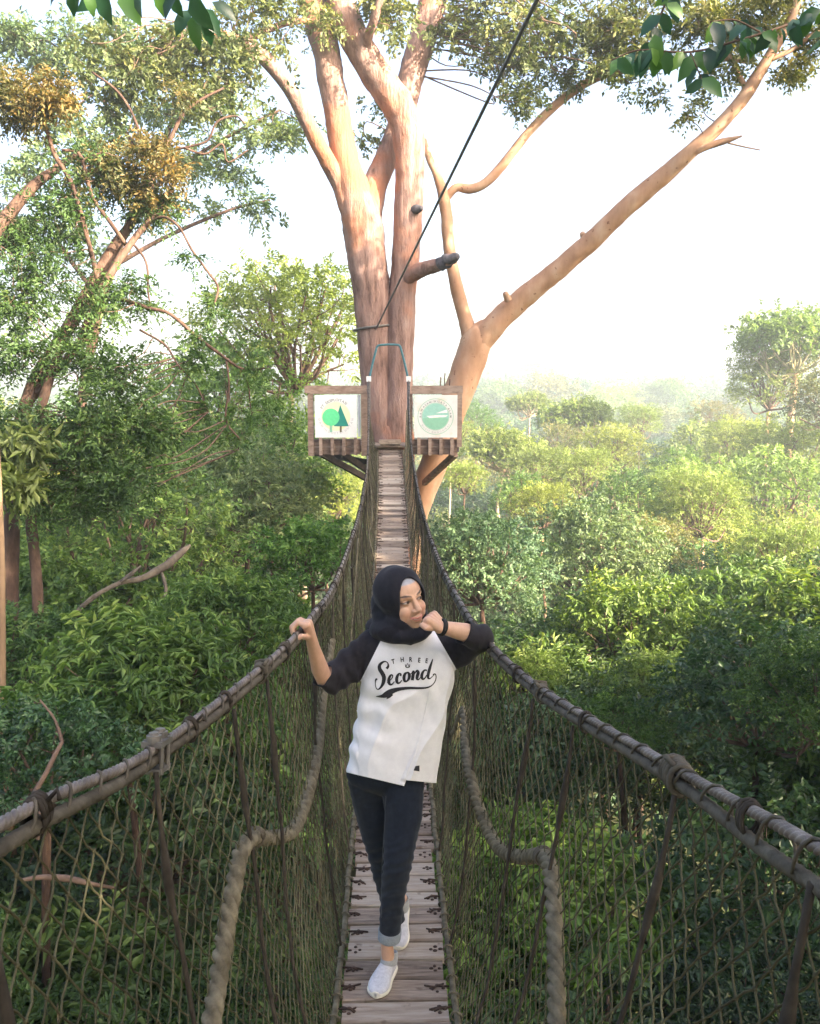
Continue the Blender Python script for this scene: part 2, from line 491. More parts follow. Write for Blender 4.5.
# hand cables with net rope, lacing and clamps
for s in (-1, 1):
    t = MB()
    t.tube(railpath(s, -2.5, 5.0, .0035), .0095, 20, lobes=4, amp=.34, pitch=.0185)
    t.tube(railpath(s, 5.0, 17.1, .1), .0085, 8)
    cab = t.build('hand_cable', M['cable'], bridge)
    t = MB()
    def lace_off(y): return Vector((-s * .004 + .006 * noise.noise(Vector((y * 3, s, 1))), 0, -.023 - (.026 if s > 0 else .010) * float(ss_(1.75, 1.2, y)) - .005 * noise.noise(Vector((y * 2.2, s, 8)))))
    pts = [rail(s, y) + lace_off(y) for y in np.arange(-2.5, 17.0, .012)]
    t.tube(pts, .0115, 12, lobes=3, amp=.36, pitch=.03)
    t.build('net_rope', M['netrope'], cab)
    t = MB(); hel = []
    y = -2.4; ph = 0
    while y < 16.9:
        pit = .125 + .05 * noise.noise(Vector((y, s, 2)))
        for k in range(10):
            a = 2 * math.pi * k / 10
            yy = y + pit * k / 10; gp = -lace_off(yy).z; c = rail(s, yy) + Vector((0, 0, -gp / 2))
            hel.append(c + Vector((math.cos(a) * .0145, 0, math.sin(a) * (.0135 + gp / 2))))
        y += pit
    t.tube(hel, .0030, 5, cap=False)
    t.build('lacing', M['netrope'], cab)
    # whipping and knots
    kY = ([.75, 1.32, 2.05, 2.32, 3.0] if s < 0 else [.8, 1.35, 2.33, 3.05]) + [3.9 + .78 * i + .2 * math.sin(i * 2.7) for i in range(16)]
    rr_ = random.Random(21 + s)
    for y in kY:
        t = MB(); c = rail(s, y) + Vector((0, 0, -.013))
        nn = rr_.choice((2, 3, 4))
        for q in range(nn):
            t.tube([c + Vector((math.cos(a) * .0175, (q - nn / 2) * .009 + rr_.uniform(-.003, .003), math.sin(a) * .029)) for a in np.linspace(0, 6.28, 13)], .0042, 5)
        if rr_.random() < .4: t.tube([c + Vector((-s * .015, 0, .018)), c + Vector((-s * .028, .01, .032)), c + Vector((-s * .034, .0, .02))], .004, 5)
        t.build('whipping', M['darkrope'], cab)
    # big knots of rope on the cable
    for y in ([2.68] if s < 0 else [1.7, 2.78]):
        t = MB(); c = rail(s, y) + Vector((0, 0, -.012))
        sc_ = .72 if y < 2 else .62
        for q in range(7):
            tw = rr_.uniform(-.5, .5)
            t.tube([c + Vector((math.cos(a) * .033 * sc_, (q - 3) * .011 * sc_ + tw * .02 * math.cos(a), math.sin(a) * .043 * sc_)) for a in np.linspace(0, 6.28, 16)], .0085 * sc_, 6)
        t.tube([c + Vector((-s * .012, -.02, .028)), c + Vector((-s * .022, .008, .036)), c + Vector((s * .014, .022, .028)), c + Vector((s * .022, .0, -.02))], .0065, 7)
        t.build('rope_knot', M['netrope'], cab)
    if s < 0:
        # steel cable clamp
        t = MB(); c = rail(s, 1.84); d = (rail(s, 1.9) - rail(s, 1.78)).normalized()
        rot = Matrix((d.cross(Vector((0, 0, 1))).normalized(), d, d.cross(Vector((0, 0, 1))).normalized().cross(d))).transposed()
        cl = MB()
        cl.box(c + rot @ Vector((0, 0, .012)), (.022, .033, .006), rot)
        cl.box(c + rot @ Vector((0, 0, -.045)), (.020, .030, .005), rot)
        for ay in (-.019, .019):
            for ax in (-.017, .017):
                cl.tube([c + rot @ Vector((ax, ay, -.052)), c + rot @ Vector((ax, ay, .020))], .005, 8)
            cl.tube([c + rot @ Vector((0, ay, .014)), c + rot @ Vector((0, ay, .030)), c + rot @ Vector((0, ay, .0305)), c + rot @ Vector((0, ay, .036))], [.0165, .0165, .0115, .0105], 12)
        o = cl.build('cable_clamp', M['steel'], cab, smooth=False)

# hangers from hand cable to deck
for s, ys in ((-1, [.4, 1.12, 1.8, 2.36, 2.72, 3.7]), (1, [.4, 1.1, 1.68, 2.42, 2.84, 3.7])):
    ys = ys + [4.6 + .95 * i for i in range(13)]
    rr_ = random.Random(31 + s)
    for y in ys:
        t = MB(); pts = []
        for v in np.linspace(0, 1, 22):
            p = net_pt(s, y + .05 * v * rr_.uniform(-1, 1) * 0.2, v); p.x -= s * .012
            p += Vector((noise.noise(Vector((v * 5, y, s))) * .008, noise.noise(Vector((v * 4, y, s + 3))) * .016, 0))
            pts.append(p)
        rad = [.0058 + (.005 if .10 < v < .2 else 0) for v in np.linspace(0, 1, 22)]
        t.tube(pts, rad, 7, rough=.25, rs=40)
        t.build('hanger_rope', M['darkrope'] if rr_.random() < .7 or y < 3 else M['netrope'], bridge)
# festooned thick rope along each side, inside the net
for s, px in ((-1, [(331, 640), (326, 672), (322, 700), (318, 745), (309, 790), (294, 829), (270, 838), (255, 837), (242, 850), (234, 885), (226, 930), (219, 975), (211, 1026), (200, 1110)]),
              (1, [(437, 722), (448, 735), (456, 732), (464, 711), (465, 738), (468, 765), (479, 808), (497, 846), (520, 857), (543, 856), (551, 875), (554, 915), (556, 965), (557, 1026), (560, 1110)])):
    pts = []
    for (x, y) in px:
        p = net_hit(s, x, y); p = p * (1 - .028 / max(p.length, .1) * 1.0); pts.append(p)
    # relax depth so the rope runs smoothly
    for _ in range(3):
        pts = [pts[0]] + [P(px[i][0], px[i][1], (pts[i - 1].y + 2 * pts[i].y + pts[i + 1].y) / 4) for i in range(1, len(pts) - 1)] + [pts[-1]]
    sp = smooth_path([tuple(p) for p in pts], step=.005)
    t = MB(); t.tube(sp, .0215, 24, lobes=3, amp=.42, pitch=.040)
    t.build('thick_rope', M['thickrope'], bridge)
    t = MB(); j = 7 if s < 0 else 9
    c = Vector(pts[j])
    for q in range(3):
        t.tube([c + Vector((math.cos(a) * .026, (q - 1) * .011, math.sin(a) * .026)) for a in np.linspace(0, 6.28, 12)], .005, 5)
    t.build('rope_tie', M['netrope'], bridge)
# thin slack cords hanging inside the far net
for (s, px, y0) in ((-1, [(345, 555), (351, 568), (356, 560), (358, 540), (354, 600), (350, 650)], 6.5), (-1, [(371, 490), (372, 520), (369, 535), (371, 548)], 10.5), (1, [(421, 500), (428, 530), (432, 560)], 8.0), (1, [(407, 410), (406, 440), (405, 470)], 15.0)):
    t = MB(); t.tube(smooth_path([tuple(P(x, y, y0 - i * .15)) for i, (x, y) in enumerate(px)], n=8), .006 * y0 / 7, 6)
    t.build('slack_cord', M['thickrope'], bridge)

# ------------------------------------------------------------------ platform
YP = 17.0
plat = empty('tree_platform', (-.05, 18, -1.2))
tag(plat, 'brown timber viewing platform built round the big tree at the bridge end', 'platform')
def bx(mbx, x0, x1, y0, y1, Yf, depth, tone=.5):
    a = P(x0, y0, Yf); b = P(x1, y1, Yf)
    mbx.box(((a.x + b.x) / 2, Yf + depth / 2, (a.z + b.z) / 2), (abs(b.x - a.x) / 2, depth / 2, abs(a.z - b.z) / 2), None, tone)
def one(name, mat, parent, args, smooth=False):
    t = MB()
    for a in args: bx(t, *a)
    return t.build(name, mat, parent, smooth=smooth)
# floor boards seen at the landing and round the trunk
t = MB()
a = P(306, 440, YP); b = P(461, 440, YP)
for k in range(16):
    y = YP + .12 + k * .16
    t.box(((a.x + b.x) / 2, y, -1.10), ((b.x - a.x) / 2 - .02, .072, .016), None, random.random())
t.build('floor_boards', M['plank'], plat, smooth=False)
one('landing_step', M['plank'], plat, [(379, 401, 440, 444.2, YP - .06, .16), (380, 400, 444.5, 447, YP - .02, .1, .2)])
for (x0, x1) in ((304.4, 366.8), (411.4, 462.8)):
    one('top_rail', M['rail'], plat, [(x0, x1, 385.6, 393.4, YP - .02, .11, random.random())])
for (x0, x1, yb) in ((307.4, 313.9, 456), (360.9, 367.6, 456), (457.2, 461.8, 447), (409.6, 412.6, 452)):
    one('post', M['rail'], plat, [(x0, x1, 393.6, yb, YP, .1, random.random())])
for (x0, x1) in ((314.1, 360.7), (412.8, 457.0)):
    one('rim_joist', M['rail'], plat, [(x0, x1, 439.5, 454.5, YP + .05, .06, .15)])
    n = 4
    for k in range(n):
        xc = x0 + (x1 - x0) * (k + .55) / n
        one('joist_end', M['rail'], plat, [(xc - 1.6, xc + 1.6, 437.5, 455.3, YP - .05, .1, random.uniform(.5, 1))])
for (x0, x1) in ((310, 366), (412, 459)):   # deeper frame behind
    one('back_rail', M['rail'], plat, [(x0, x1, 388, 394, YP + 2.7, .1, .5)])
    one('floor_beam', M['timber_dark'], plat, [(x0, x1, 443, 452, YP + 1.4, .14)])
for (p0, p1, y0, y1, w) in (((322, 454), (371, 481), YP + .1, YP + 1.4, .10), ((343, 454), (371, 473), YP + .5, YP + 1.4, .09), ((455.5, 454), (424, 483), YP + .1, YP + 1.6, .09), ((310, 452), (366, 462), YP + 2.2, YP + 1.6, .09)):
    t = MB(); t.bar(P(*p0, y0), P(*p1, y1), w, .11); t.build('brace', M['timber_dark'] if p0[0] < 400 else M['rail'], plat, smooth=False)
# blue grey board behind left sign
one('side_board', flat('grey_blue_board', (.42, .46, .52)), plat, [(357.4, 360.7, 395, 437, YP + .03, .03)])
for x, h in ((440.5, 9), (444.5, 13), (449.5, 7)):
    t = MB(); t.tube([P(x, 386, YP + .05), P(x + .4, 386 - h, YP + .06)], .012, 6); t.build('peg', M['bark_twig'], plat)
# teal cable frame
fr = empty('cable_frame', P(388, 447, YP + .15))
tag(fr, 'teal steel hoop frame holding the bridge cables above the platform', 'steel frame')
Yf = YP + .12
def fp(x, y): return P(x, y, Yf)
for p in ([(368.8, 381), (372.5, 364), (376.8, 347.2)], [(408.6, 381), (404.6, 363), (400.2, 346.2)]):
    t = MB(); t.tube(smooth_path([tuple(fp(*q)) for q in p], n=6), .021, 10); t.build('leg', M['teal'], fr)
    t = MB(); t.tube([fp(*p[0]), fp(p[0][0], 452)], .03, 8); t.build('foot_post', M['steel'], fr)
    t = MB(); q = fp(p[0][0], 379); t.box(q - Vector((0, .03, 0)), (.045, .02, .05)); t.build('saddle', M['sign_white'], fr, smooth=False)
t = MB(); t.tube(smooth_path([tuple(fp(*q)) for q in [(376.5, 348), (379, 345.4), (388, 344.6), (398, 345), (400.4, 347)]], n=6), .021, 10); t.build('crossbar', M['teal'], fr)

# ------------------------------------------------------------------ signs
def text_geo(s, size, shear=0, bold=.004):
    cu = bpy.data.curves.new('txt', 'FONT'); cu.body = s; cu.size = size; cu.align_x = 'CENTER'; cu.shear = shear; cu.offset = bold * size
    cu.resolution_u = 3
    o = bpy.data.objects.new('txt', cu); COL.objects.link(o)
    dg = bpy.context.evaluated_depsgraph_get()
    me = o.evaluated_get(dg).to_mesh()
    vs = [v.co.copy() for v in me.vertices]; fs = [tuple(p.vertices) for p in me.polygons]
    o.evaluated_get(dg).to_mesh_clear()
    bpy.data.objects.remove(o); bpy.data.curves.remove(cu)
    return vs, fs
def glyph_widths(s, size):
    ws = []
    for ch in s:
        if ch == ' ': ws.append(size * .32); continue
        vs, fs = text_geo(ch, size)
        ws.append(max(v.x for v in vs) - min(v.x for v in vs) + size * .12)
    return ws
def ring_text(t, C, s, rad, size, mid_deg, span_deg, Yd, inward=False):
    ws = glyph_widths(s, size); tot = sum(ws); acc = 0
    for ch, w in zip(s, ws):
        u = (acc + w / 2) / tot; acc += w
        if ch == ' ': continue
        a = R(mid_deg + span_deg * (.5 - u)) if not inward else R(mid_deg - span_deg * (.5 - u))
        vs, fs = text_geo(ch, size)
        out = []
        for v in vs:
            if not inward:
                rr_, th = rad + v.y, a
                er = Vector((math.cos(th), 0, math.sin(th))); et = Vector((math.sin(th), 0, -math.cos(th)))
                out.append(C + er * rr_ + et * v.x + Vector((0, Yd, 0)))
            else:
                er = Vector((math.cos(a), 0, math.sin(a))); et = Vector((-math.sin(a), 0, math.cos(a)))
                out.append(C + er * (rad - v.y) + et * v.x + Vector((0, Yd, 0)))
        t.add(out, fs)
def disc(t, C, r, Yd, n=40, r0=0, a0=0, a1=360):
    vs = []; fs = []
    for k in range(n + 1):
        a = R(a0 + (a1 - a0) * k / n)
        d = Vector((math.cos(a), 0, math.sin(a)))
        vs += [C + d * r0 + Vector((0, Yd, 0)), C + d * r + Vector((0, Yd, 0))]
    fs = [(2 * k, 2 * k + 1, 2 * k + 3, 2 * k + 2) for k in range(n)]
    t.add(vs, fs)
def poly(t, C, pts, Yd, sc):
    t.add([C + Vector((x * sc, Yd, z * sc)) for x, z in pts], [tuple(range(len(pts)))])
def sign(x0, x1, y0, y1, label, mat):
    a = P(x0, y0, YP - .04); b = P(x1, y1, YP - .04)
    sg = empty('sign_board', ((a.x + b.x) / 2, YP - .03, b.z)); tag(sg, label, 'sign')
    t = MB(); t.box(((a.x + b.x) / 2, YP - .035, (a.z + b.z) / 2), ((b.x - a.x) / 2, .008, (a.z - b.z) / 2)); pn = t.build('panel', mat, sg, smooth=False)
    return sg, pn, Vector(((a.x + b.x) / 2, YP - .043, (a.z + b.z) / 2)), (b.x - a.x) / 2
sg, pn, C, h = sign(314.6, 357.0, 395.0, 437.6, 'square white sign with round and pointed green trees in a text ring', M['sign_white'])
C = C + Vector((.0, 0, .0)); u = h / 21.2     # u = one pixel
def logo(name, mat, fn, layer, pn):
    t = MB(); fn(t, -.0015 * layer); return t.build(name, mat, pn, smooth=False)
logo('ring', M['g_pale'], lambda t, y: disc(t, C, 14.6 * u, y), 1, pn)
logo('crown_pointed', M['g_dark'], lambda t, y: poly(t, C, [(4.5, 11.5), (-2.0, -10), (13, -10)], y, u), 2, pn)
logo('stem', M['g_brown'], lambda t, y: poly(t, C, [(3.8, -10), (3.8, -16), (5.8, -16), (5.8, -10)], y, u), 3, pn)
logo('stem', M['g_mid'], lambda t, y: poly(t, C, [(-6.3, -8), (-6.3, -16), (-3.8, -16), (-3.8, -8)], y, u), 3, pn)
logo('crown_round', M['g_light'], lambda t, y: disc(t, C + Vector((-5 * u, 0, -.8 * u)), 8.7 * u, y), 4, pn)
logo('lettering', M['ink'], lambda t, y: ring_text(t, C, 'PT. EKSPLOITASI', 15.2 * u, 4.0 * u, 100, 104, y), 2, pn)
logo('lettering', M['ink_grey'], lambda t, y: ring_text(t, C, 'DAN INDUSTRI HUTAN', 18.2 * u, 3.2 * u, 270, 170, y, True), 2, pn)
sg, pn, C, h = sign(414.4, 457.2, 395.0, 437.6, 'square cream sign with a hazy green landscape disc in a ring', M['sign_cream'])
u = h / 21.3; C = C + Vector((-.3 * u, 0, -.2 * u))
logo('ring', M['g_mid'], lambda t, y: (disc(t, C, 17.8 * u, y, r0=17.3 * u), disc(t, C, 13.6 * u, y, r0=13.2 * u)), 1, pn)
logo('landscape', M['g_teal'], lambda t, y: disc(t, C, 13.0 * u, y), 1, pn)
logo('landscape', M['g_mid'], lambda t, y: disc(t, C, 12.95 * u, y, a0=188, a1=352), 2, pn)
logo('mist', M['g_white'], lambda t, y: (poly(t, C, [(0, 3.2), (11, 7), (11.8, 3.8)], y, u), poly(t, C, [(-9, .6), (-6, -1.5), (10, -.4), (12, 1.2), (0, 1.4)], y, u)), 3, pn)
logo('lettering', M['ink'], lambda t, y: ring_text(t, C, 'KAWASAN WISATA ALAM', 14.1 * u, 2.8 * u, 90, 190, y), 2, pn)
logo('lettering', M['ink_grey'], lambda t, y: ring_text(t, C, 'BUKIT BANGKIRAI', 16.6 * u, 2.8 * u, 270, 120, y, True), 2, pn)

# stay cable
t = MB()
a = P(375, 331, 18.25); b = P(537, 0, 6.0)
t.tube([a + (b - a) * k for k in np.linspace(0, 1.7, 30)], .0145, 8)
st = t.build('stay_cable', M['stay']); tag(st, 'dark steel stay cable slanting from the big trunk up over the bridge', 'cable')
# ------------------------------------------------------------------ the person
def remesh(mb, voxel, smooth=4, sfac=.5):
    me = bpy.data.meshes.new('tmp'); me.from_pydata(mb.v, [], mb.f); me.update()
    bm = bmesh.new(); bm.from_mesh(me); bmesh.ops.recalc_face_normals(bm, faces=bm.faces); bm.to_mesh(me); bm.free()
    o = bpy.data.objects.new('tmp', me); COL.objects.link(o)
    r = o.modifiers.new('r', 'REMESH'); r.mode = 'VOXEL'; r.voxel_size = voxel; r.adaptivity = 0
    if smooth:
        sm = o.modifiers.new('s', 'SMOOTH'); sm.iterations = smooth; sm.factor = sfac
    dg = bpy.context.evaluated_depsgraph_get(); dg.update()
    out = bpy.data.meshes.new_from_object(o.evaluated_get(dg))
    bpy.data.objects.remove(o); bpy.data.meshes.remove(me)
    return out
def obj(name, me, mat, parent, smooth=True):
    me.name = name; me.materials.clear()
    if mat: me.materials.append(mat)
    me.polygons.foreach_set('use_smooth', np.full(len(me.polygons), smooth, dtype=bool))
    o = bpy.data.objects.new(name, me); COL.objects.link(o); link(o, parent)
    return o
def cloth_mat(name, stops, scale, rough=.85, bump=.15, dist=.002, sheen=.2):
    m = surf_mat(name, stops, scale=scale, rough=rough, bump=bump, dist=dist, spec=.15, detail=8)
    for n in m.node_tree.nodes:
        if n.type == 'BSDF_PRINCIPLED':
            n.inputs['Sheen Weight'].default_value = sheen
    return m
M['hijab'] = cloth_mat('black_jersey', [(.3, (.009, .009, .014)), (.7, (.017, .017, .024))], 60, sheen=.08)
M['shirt'] = cloth_mat('white_cotton', [(.3, (.68, .68, .735)), (.7, (.77, .77, .82))], 30, sheen=.1)
M['sleeve'] = cloth_mat('charcoal_cotton', [(.3, (.013, .012, .016)), (.7, (.024, .022, .028))], 60, sheen=.06)
M['denim'] = cloth_mat('dark_denim', [(.3, (.007, .010, .019)), (.6, (.012, .017, .030)), (.8, (.024, .032, .050))], 40, sheen=.1)
M['cuff'] = cloth_mat('turned_up_denim', [(.3, (.15, .18, .22)), (.7, (.25, .28, .32))], 140)
M['print'] = cloth_mat('black_shirt_print', [(.3, (.016, .016, .020)), (.7, (.03, .03, .036))], 90)
M['shoe'] = cloth_mat('white_knit', [(.3, (.44, .44, .49)), (.7, (.62, .62, .67))], 90, bump=.3)
M['collar'] = cloth_mat('grey_knit', [(.3, (.26, .27, .28)), (.7, (.36, .37, .38))], 120)
M['sole'] = flat('cream_rubber', (.74, .70, .60))
M['band'] = flat('black_band', (.012, .011, .012))
# skin with painted brows, lips and eyes
m, nt, out = new_mat('skin')
at = nd(nt, 'ShaderNodeAttribute', attribute_name='skin')
nz = nd(nt, 'ShaderNodeTexNoise'); nz.inputs['Scale'].default_value = 45
mx = nd(nt, 'ShaderNodeMix', data_type='RGBA', blend_type='MULTIPLY'); mx.inputs[0].default_value = .25
nt.links.new(at.outputs['Color'], mx.inputs[6]); nt.links.new(nz.outputs[0], mx.inputs[7])
b = nd(nt, 'ShaderNodeBsdfPrincipled', i_Roughness=.5); b.inputs['Specular IOR Level'].default_value = .35
b.inputs['Subsurface Weight'].default_value = .12; b.inputs['Subsurface Radius'].default_value = (.012, .004, .002); b.inputs['Subsurface Scale'].default_value = 1
nt.links.new(mx.outputs[2], b.inputs['Base Color']); nt.links.new(b.outputs[0], out.inputs[0])
M['skin'] = m

def deck_hit(px, py):
    lo, hi = 1.0, 12.0
    for _ in range(50):
        mid = (lo + hi) / 2
        if P(px, py, mid).z > deck(mid)[1]: lo = mid
        else: hi = mid
    return P(px, py, lo)

per = empty('person', deck_hit(388, 975))
tag(per, 'woman in black hijab, white raglan shirt and dark jeans on the bridge, chin on fist', 'person')

# head frame
HC = P(402.0, 598.5, 3.47)
yaw_, roll_ = R(34), R(13)
f = Vector((math.sin(yaw_), -math.cos(yaw_), .05)).normalized()
u0 = Vector((-math.sin(roll_), 0, math.cos(roll_)))
lft = u0.cross(f).normalized(); u = f.cross(lft).normalized()
HR = Matrix((lft, f, u)).transposed()
def h(x, y, z): return HC + HR @ Vector((x, y, z))

bm_ = MB()
E = lambda c, r, rot=HR: bm_.ell(h(*c), r, rot, 24, 16)
E((0, -.018, .03), (.074, .094, .088))
E((0, .018, -.035), (.061, .068, .078))
E((0, .030, .035), (.066, .058, .06))
E((0, .058, -.098), (.024, .022, .019))
E((0, .040, -.075), (.042, .045, .042))
for sx in (-1, 1):
    E((sx * .0355, .053, -.036), (.0275, .029, .030))
    E((sx * .04, .045, -.055), (.022, .03, .03))
    bm_.caps([h(sx * .046, .062, .022), h(sx * .028, .079, .027), h(sx * .010, .083, .020)], [.009, .010, .009])
    E((sx * .031, .068, .002), (.0155, .0145, .0125))
    E((sx * .0125, .093, -.036), (.0085, .010, .0075))
    bm_.caps([h(sx * .024, .079, -.066), h(sx * .010, .0915, -.0635)], [.0050, .0060])
    bm_.caps([h(sx * .022, .079, -.071), h(sx * .007, .0872, -.0755)], [.0050, .0066])
bm_.caps([h(0, .080, .018), h(0, .091, -.008), h(0, .103, -.031)], [.009, .0095, .0115])
bm_.caps([h(-.010, .0915, -.0635), h(.010, .0915, -.0635)], [.0060, .0060])
bm_.caps([h(-.007, .0872, -.0755), h(.007, .0872, -.0755)], [.0066, .0066])
# neck and trunk
NK = P(402, 640, 3.5)
bm_.caps([h(0, -.02, -.06), NK], [.05, .052])
tors = [P(403, 655, 3.52), P(404, 690, 3.52), P(398, 730, 3.52), P(388, 768, 3.52)]
bm_.caps(tors, [.085, .088, .085, .09])
bm_.caps([P(370, 655, 3.52), P(438, 650, 3.52)], [.05, .05])
for (hx, kx) in (((403, 785, 3.49), [(402, 830, 3.44), (396, 866, 3.40), (391, 910, 3.43)]), ((369, 785, 3.54), [(376, 830, 3.58), (384, 868, 3.64), (394, 905, 3.74)])):
    bm_.caps([P(*hx)] + [P(*k) for k in kx], [.064, .050, .037, .029])
# front ankle and rear ankle into the shoes
toeF = deck_hit(375.5, 999); heelF = deck_hit(390, 972); heelF = toeF + (heelF - toeF).normalized() * .232
ankF = heelF + (toeF - heelF) * .24 + Vector((0, 0, .085))
bm_.caps([P(391, 910, 3.43), P(387, 945, 3.45), ankF, ankF - Vector((0, 0, .04))], [.029, .0265, .0275, .026])
toeR = deck_hit(398.5, 951); heelR = toeR + Vector((.022, .225, .075))
ankR = heelR + (toeR - heelR) * .24 + Vector((0, 0, .085))
bm_.caps([P(394, 905, 3.74), ankR, ankR - Vector((0, 0.01, .04))], [.034, .027, .026])
# her right arm, hand on the cable
eL = P(325, 681, 3.44); wL = P(313.2, 646, 3.33)
bm_.caps([P(366, 650, 3.52), P(344, 668, 3.50), eL], [.045, .042, .032])
bm_.caps([eL, eL.lerp(wL, .35) + Vector((-.004, 0, 0)), wL], [.032, .0345, .0235])
cy = 3.26
c0 = rail(-1, cy); cd = (rail(-1, cy + .06) - rail(-1, cy - .06)).normalized()
side = Vector((1, 0, 0)); side = (side - cd * side.dot(cd)).normalized(); upv = side.cross(cd)
if upv.z < 0: upv = -upv
Kc = c0 + side * .026 + upv * .030
bm_.caps([wL, Kc - cd * .024 + side * .006], [.022, .016]); bm_.caps([wL, Kc + cd * .024 + side * .006], [.022, .016]); bm_.caps([wL, Kc + side * .006], [.024, .018])
bm_.caps([Kc - cd * .030, Kc + cd * .030], [.014, .014])
for i, fl in enumerate((.92, 1.0, .98, .8)):
    bse = Kc + cd * (.032 - .0212 * i)
    p1 = bse - side * .030 * fl + upv * .012
    p2 = bse - side * .054 * fl - upv * .010
    p3 = bse - side * .050 * fl - upv * .034
    bm_.caps([bse, p1, p2, p3], [.0100, .0092, .0084, .0074], 12)
th0 = wL.lerp(Kc, .45) - cd * .022
bm_.caps([th0, c0 - cd * .060 + side * .020 - upv * .004, c0 - cd * .074 - side * .008 - upv * .016], [.0125, .0105, .0085], 12)
# her left arm, elbow on the other cable, fist at the chin
eR = P(482, 637, 3.41); wR = P(440.5, 627, 3.335)
bm_.caps([P(445, 650, 3.52), P(468, 648, 3.50), eR], [.045, .043, .038])
bm_.caps([eR, eR.lerp(wR, .4) + Vector((0, 0, .002)), wR], [.037, .037, .0245])
kn = P(429.5, 617, 3.33)
kA, kB = P(434.5, 614, 3.36), P(428, 620, 3.305)
for q in (0, .33, .67, 1):
    bm_.caps([wR + (kB - kA) * (q - .5) * .45, kA.lerp(kB, q)], [.0205, .0135])
for i, fl in enumerate((.95, 1.0, .95, .8)):
    b0 = kA.lerp(kB, i / 3 * 1.06 - .03)
    p1 = b0 + Vector((-.014, .012, -.006)) * fl
    p2 = b0 + Vector((-.013, .016, -.028)) * fl
    p3 = b0 + Vector((.004, .012, -.034)) * fl
    bm_.caps([b0, p1, p2, p3], [.0112, .0100, .0092, .008], 12)
tb = P(432, 628, 3.32)
bm_.caps([tb, P(426, 628, 3.29), P(421.5, 625, 3.30)], [.0125, .0108, .009], 12)

bme = remesh(bm_, .0032, smooth=3)
body = obj('body', bme, M['skin'], per)
n = len(bme.vertices); co = np.empty(n * 3, np.float32); bme.vertices.foreach_get('co', co); co = co.reshape(-1, 3).astype(float)
L = (co - np.array(HC)) @ np.array(HR)      # head local coordinates
X_, Y_, Z_ = L[:, 0], L[:, 1], L[:, 2]
skin = np.tile(np.array([.60, .37, .265]), (n, 1))
def paint(mask, c):
    mk = np.clip(mask, 0, 1)[:, None]
    skin[:] = skin * (1 - mk) + np.array(c) * mk
sst = lambda x: np.clip(x, 0, 1)
near = (Y_ > .03) & (np.abs(X_) < .09) & (np.abs(Z_) < .14) & (np.linalg.norm(L, axis=1) < .16)
for sx in (-1, 1):
    paint(near * sst(1.5 - 1.5 * np.hypot((X_ - sx * .044) / .026, (Z_ + .040) / .024)) * .35, (.60, .27, .20))
    # brow: arched band
    bx_ = (X_ * sx - .0325) / .020
    bz = .0265 + .004 * (1 - bx_ ** 2) + .0028 * bx_
    paint(near * (np.abs(bx_) < 1.05) * sst((.0042 * (1.25 - .5 * np.abs(bx_)) - np.abs(Z_ - bz)) / .0022) * .92, (.035, .022, .018))
    # eye
    ex, ez = (X_ * sx - .031) / .0155, (Z_ - .0035) / .0050
    e2 = ex ** 2 + ez ** 2
    paint(near * sst((1.15 - e2) / .3), (.42, .35, .32))
    paint(near * sst((1.0 - ((X_ - .031 * sx - .005) / .0080) ** 2 - ((Z_ - .004) / .0060) ** 2) / .3), (.02, .012, .010))
    paint(near * (np.abs(ex) < 1.15) * sst((.0022 - np.abs(Z_ - (.0035 + .0052 * (1 - np.clip(ex, -1.1, 1.1) ** 2 * .9)))) / .0012) * .95, (.03, .018, .015))
    paint(near * (np.abs(ex) < 1.1) * sst((.0014 - np.abs(Z_ - (.0030 - .0055 * (1 - np.clip(ex, -1.1, 1.1) ** 2 * .9)))) / .0012) * .5, (.2, .1, .07))
    paint(near * sst(1.4 - 1.4 * np.hypot((X_ - sx * .009) / .0055, (Z_ + .0425) / .0035)), (.16, .07, .05))
lw = (X_ / .031)
paint(near * (Y_ > .06) * sst((1 - lw ** 2 - ((Z_ + .0695 - .010 * lw ** 2) / .0100) ** 2) / .25) * .75, (.58, .20, .17))
paint(near * (Y_ > .06) * (np.abs(X_) < .031) * sst((.0015 - np.abs(Z_ + .0695 - .0105 * lw ** 2)) / .001) * .8, (.22, .06, .05))
paint(near * (Y_ > .06) * (np.abs(X_) < .020) * sst((.0020 - np.abs(Z_ + .0700 - .0105 * lw ** 2)) / .0012) * .85, (.62, .56, .52))
paint(near * sst((Z_ - .068) / .005), (.36, .36, .40))       # grey under-scarf band
paint(sst((.035 - np.linalg.norm(co - np.array(kn), axis=1)) / .03) * .25, (.62, .30, .24))
ca = bme.attributes.new('skin', 'FLOAT_COLOR', 'POINT')
ca.data.foreach_set('color', np.hstack([skin, np.ones((n, 1))]).astype(np.float32).ravel())

# ---- hijab
hb = MB()
H = lambda c, r: hb.ell(h(*c), r, HR, 28, 18)
H((0, -.018, .022), (.098, .114, .111)); H((0, -.075, -.01), (.072, .068, .078)); H((0, .015, -.02), (.080, .072, .105))
H((0, -.005, -.08), (.092, .092, .07)); H((0, .035, -.112), (.056, .045, .035)); H((-.03, -.06, -.09), (.07, .07, .08))
hb.ell(P(397, 628, 3.49), (.110, .10, .065), None, 28, 18)
hb.ell(P(388, 617, 3.52), (.068, .08, .075), None, 28, 18)
hb.ell(P(385, 606, 3.53), (.058, .07, .085), None, 28, 18)
hb.ell(P(407, 634, 3.445), (.088, .072, .040), None, 28, 18)
hb.ell(P(390, 628, 3.55), (.10, .08, .065), None, 28, 18)
hb.ell(P(424, 628, 3.47), (.035, .06, .035), None, 20, 14)
hme = remesh(hb, .0042, smooth=8)
b2 = bmesh.new(); b2.from_mesh(hme)
HRT = HR.transposed()
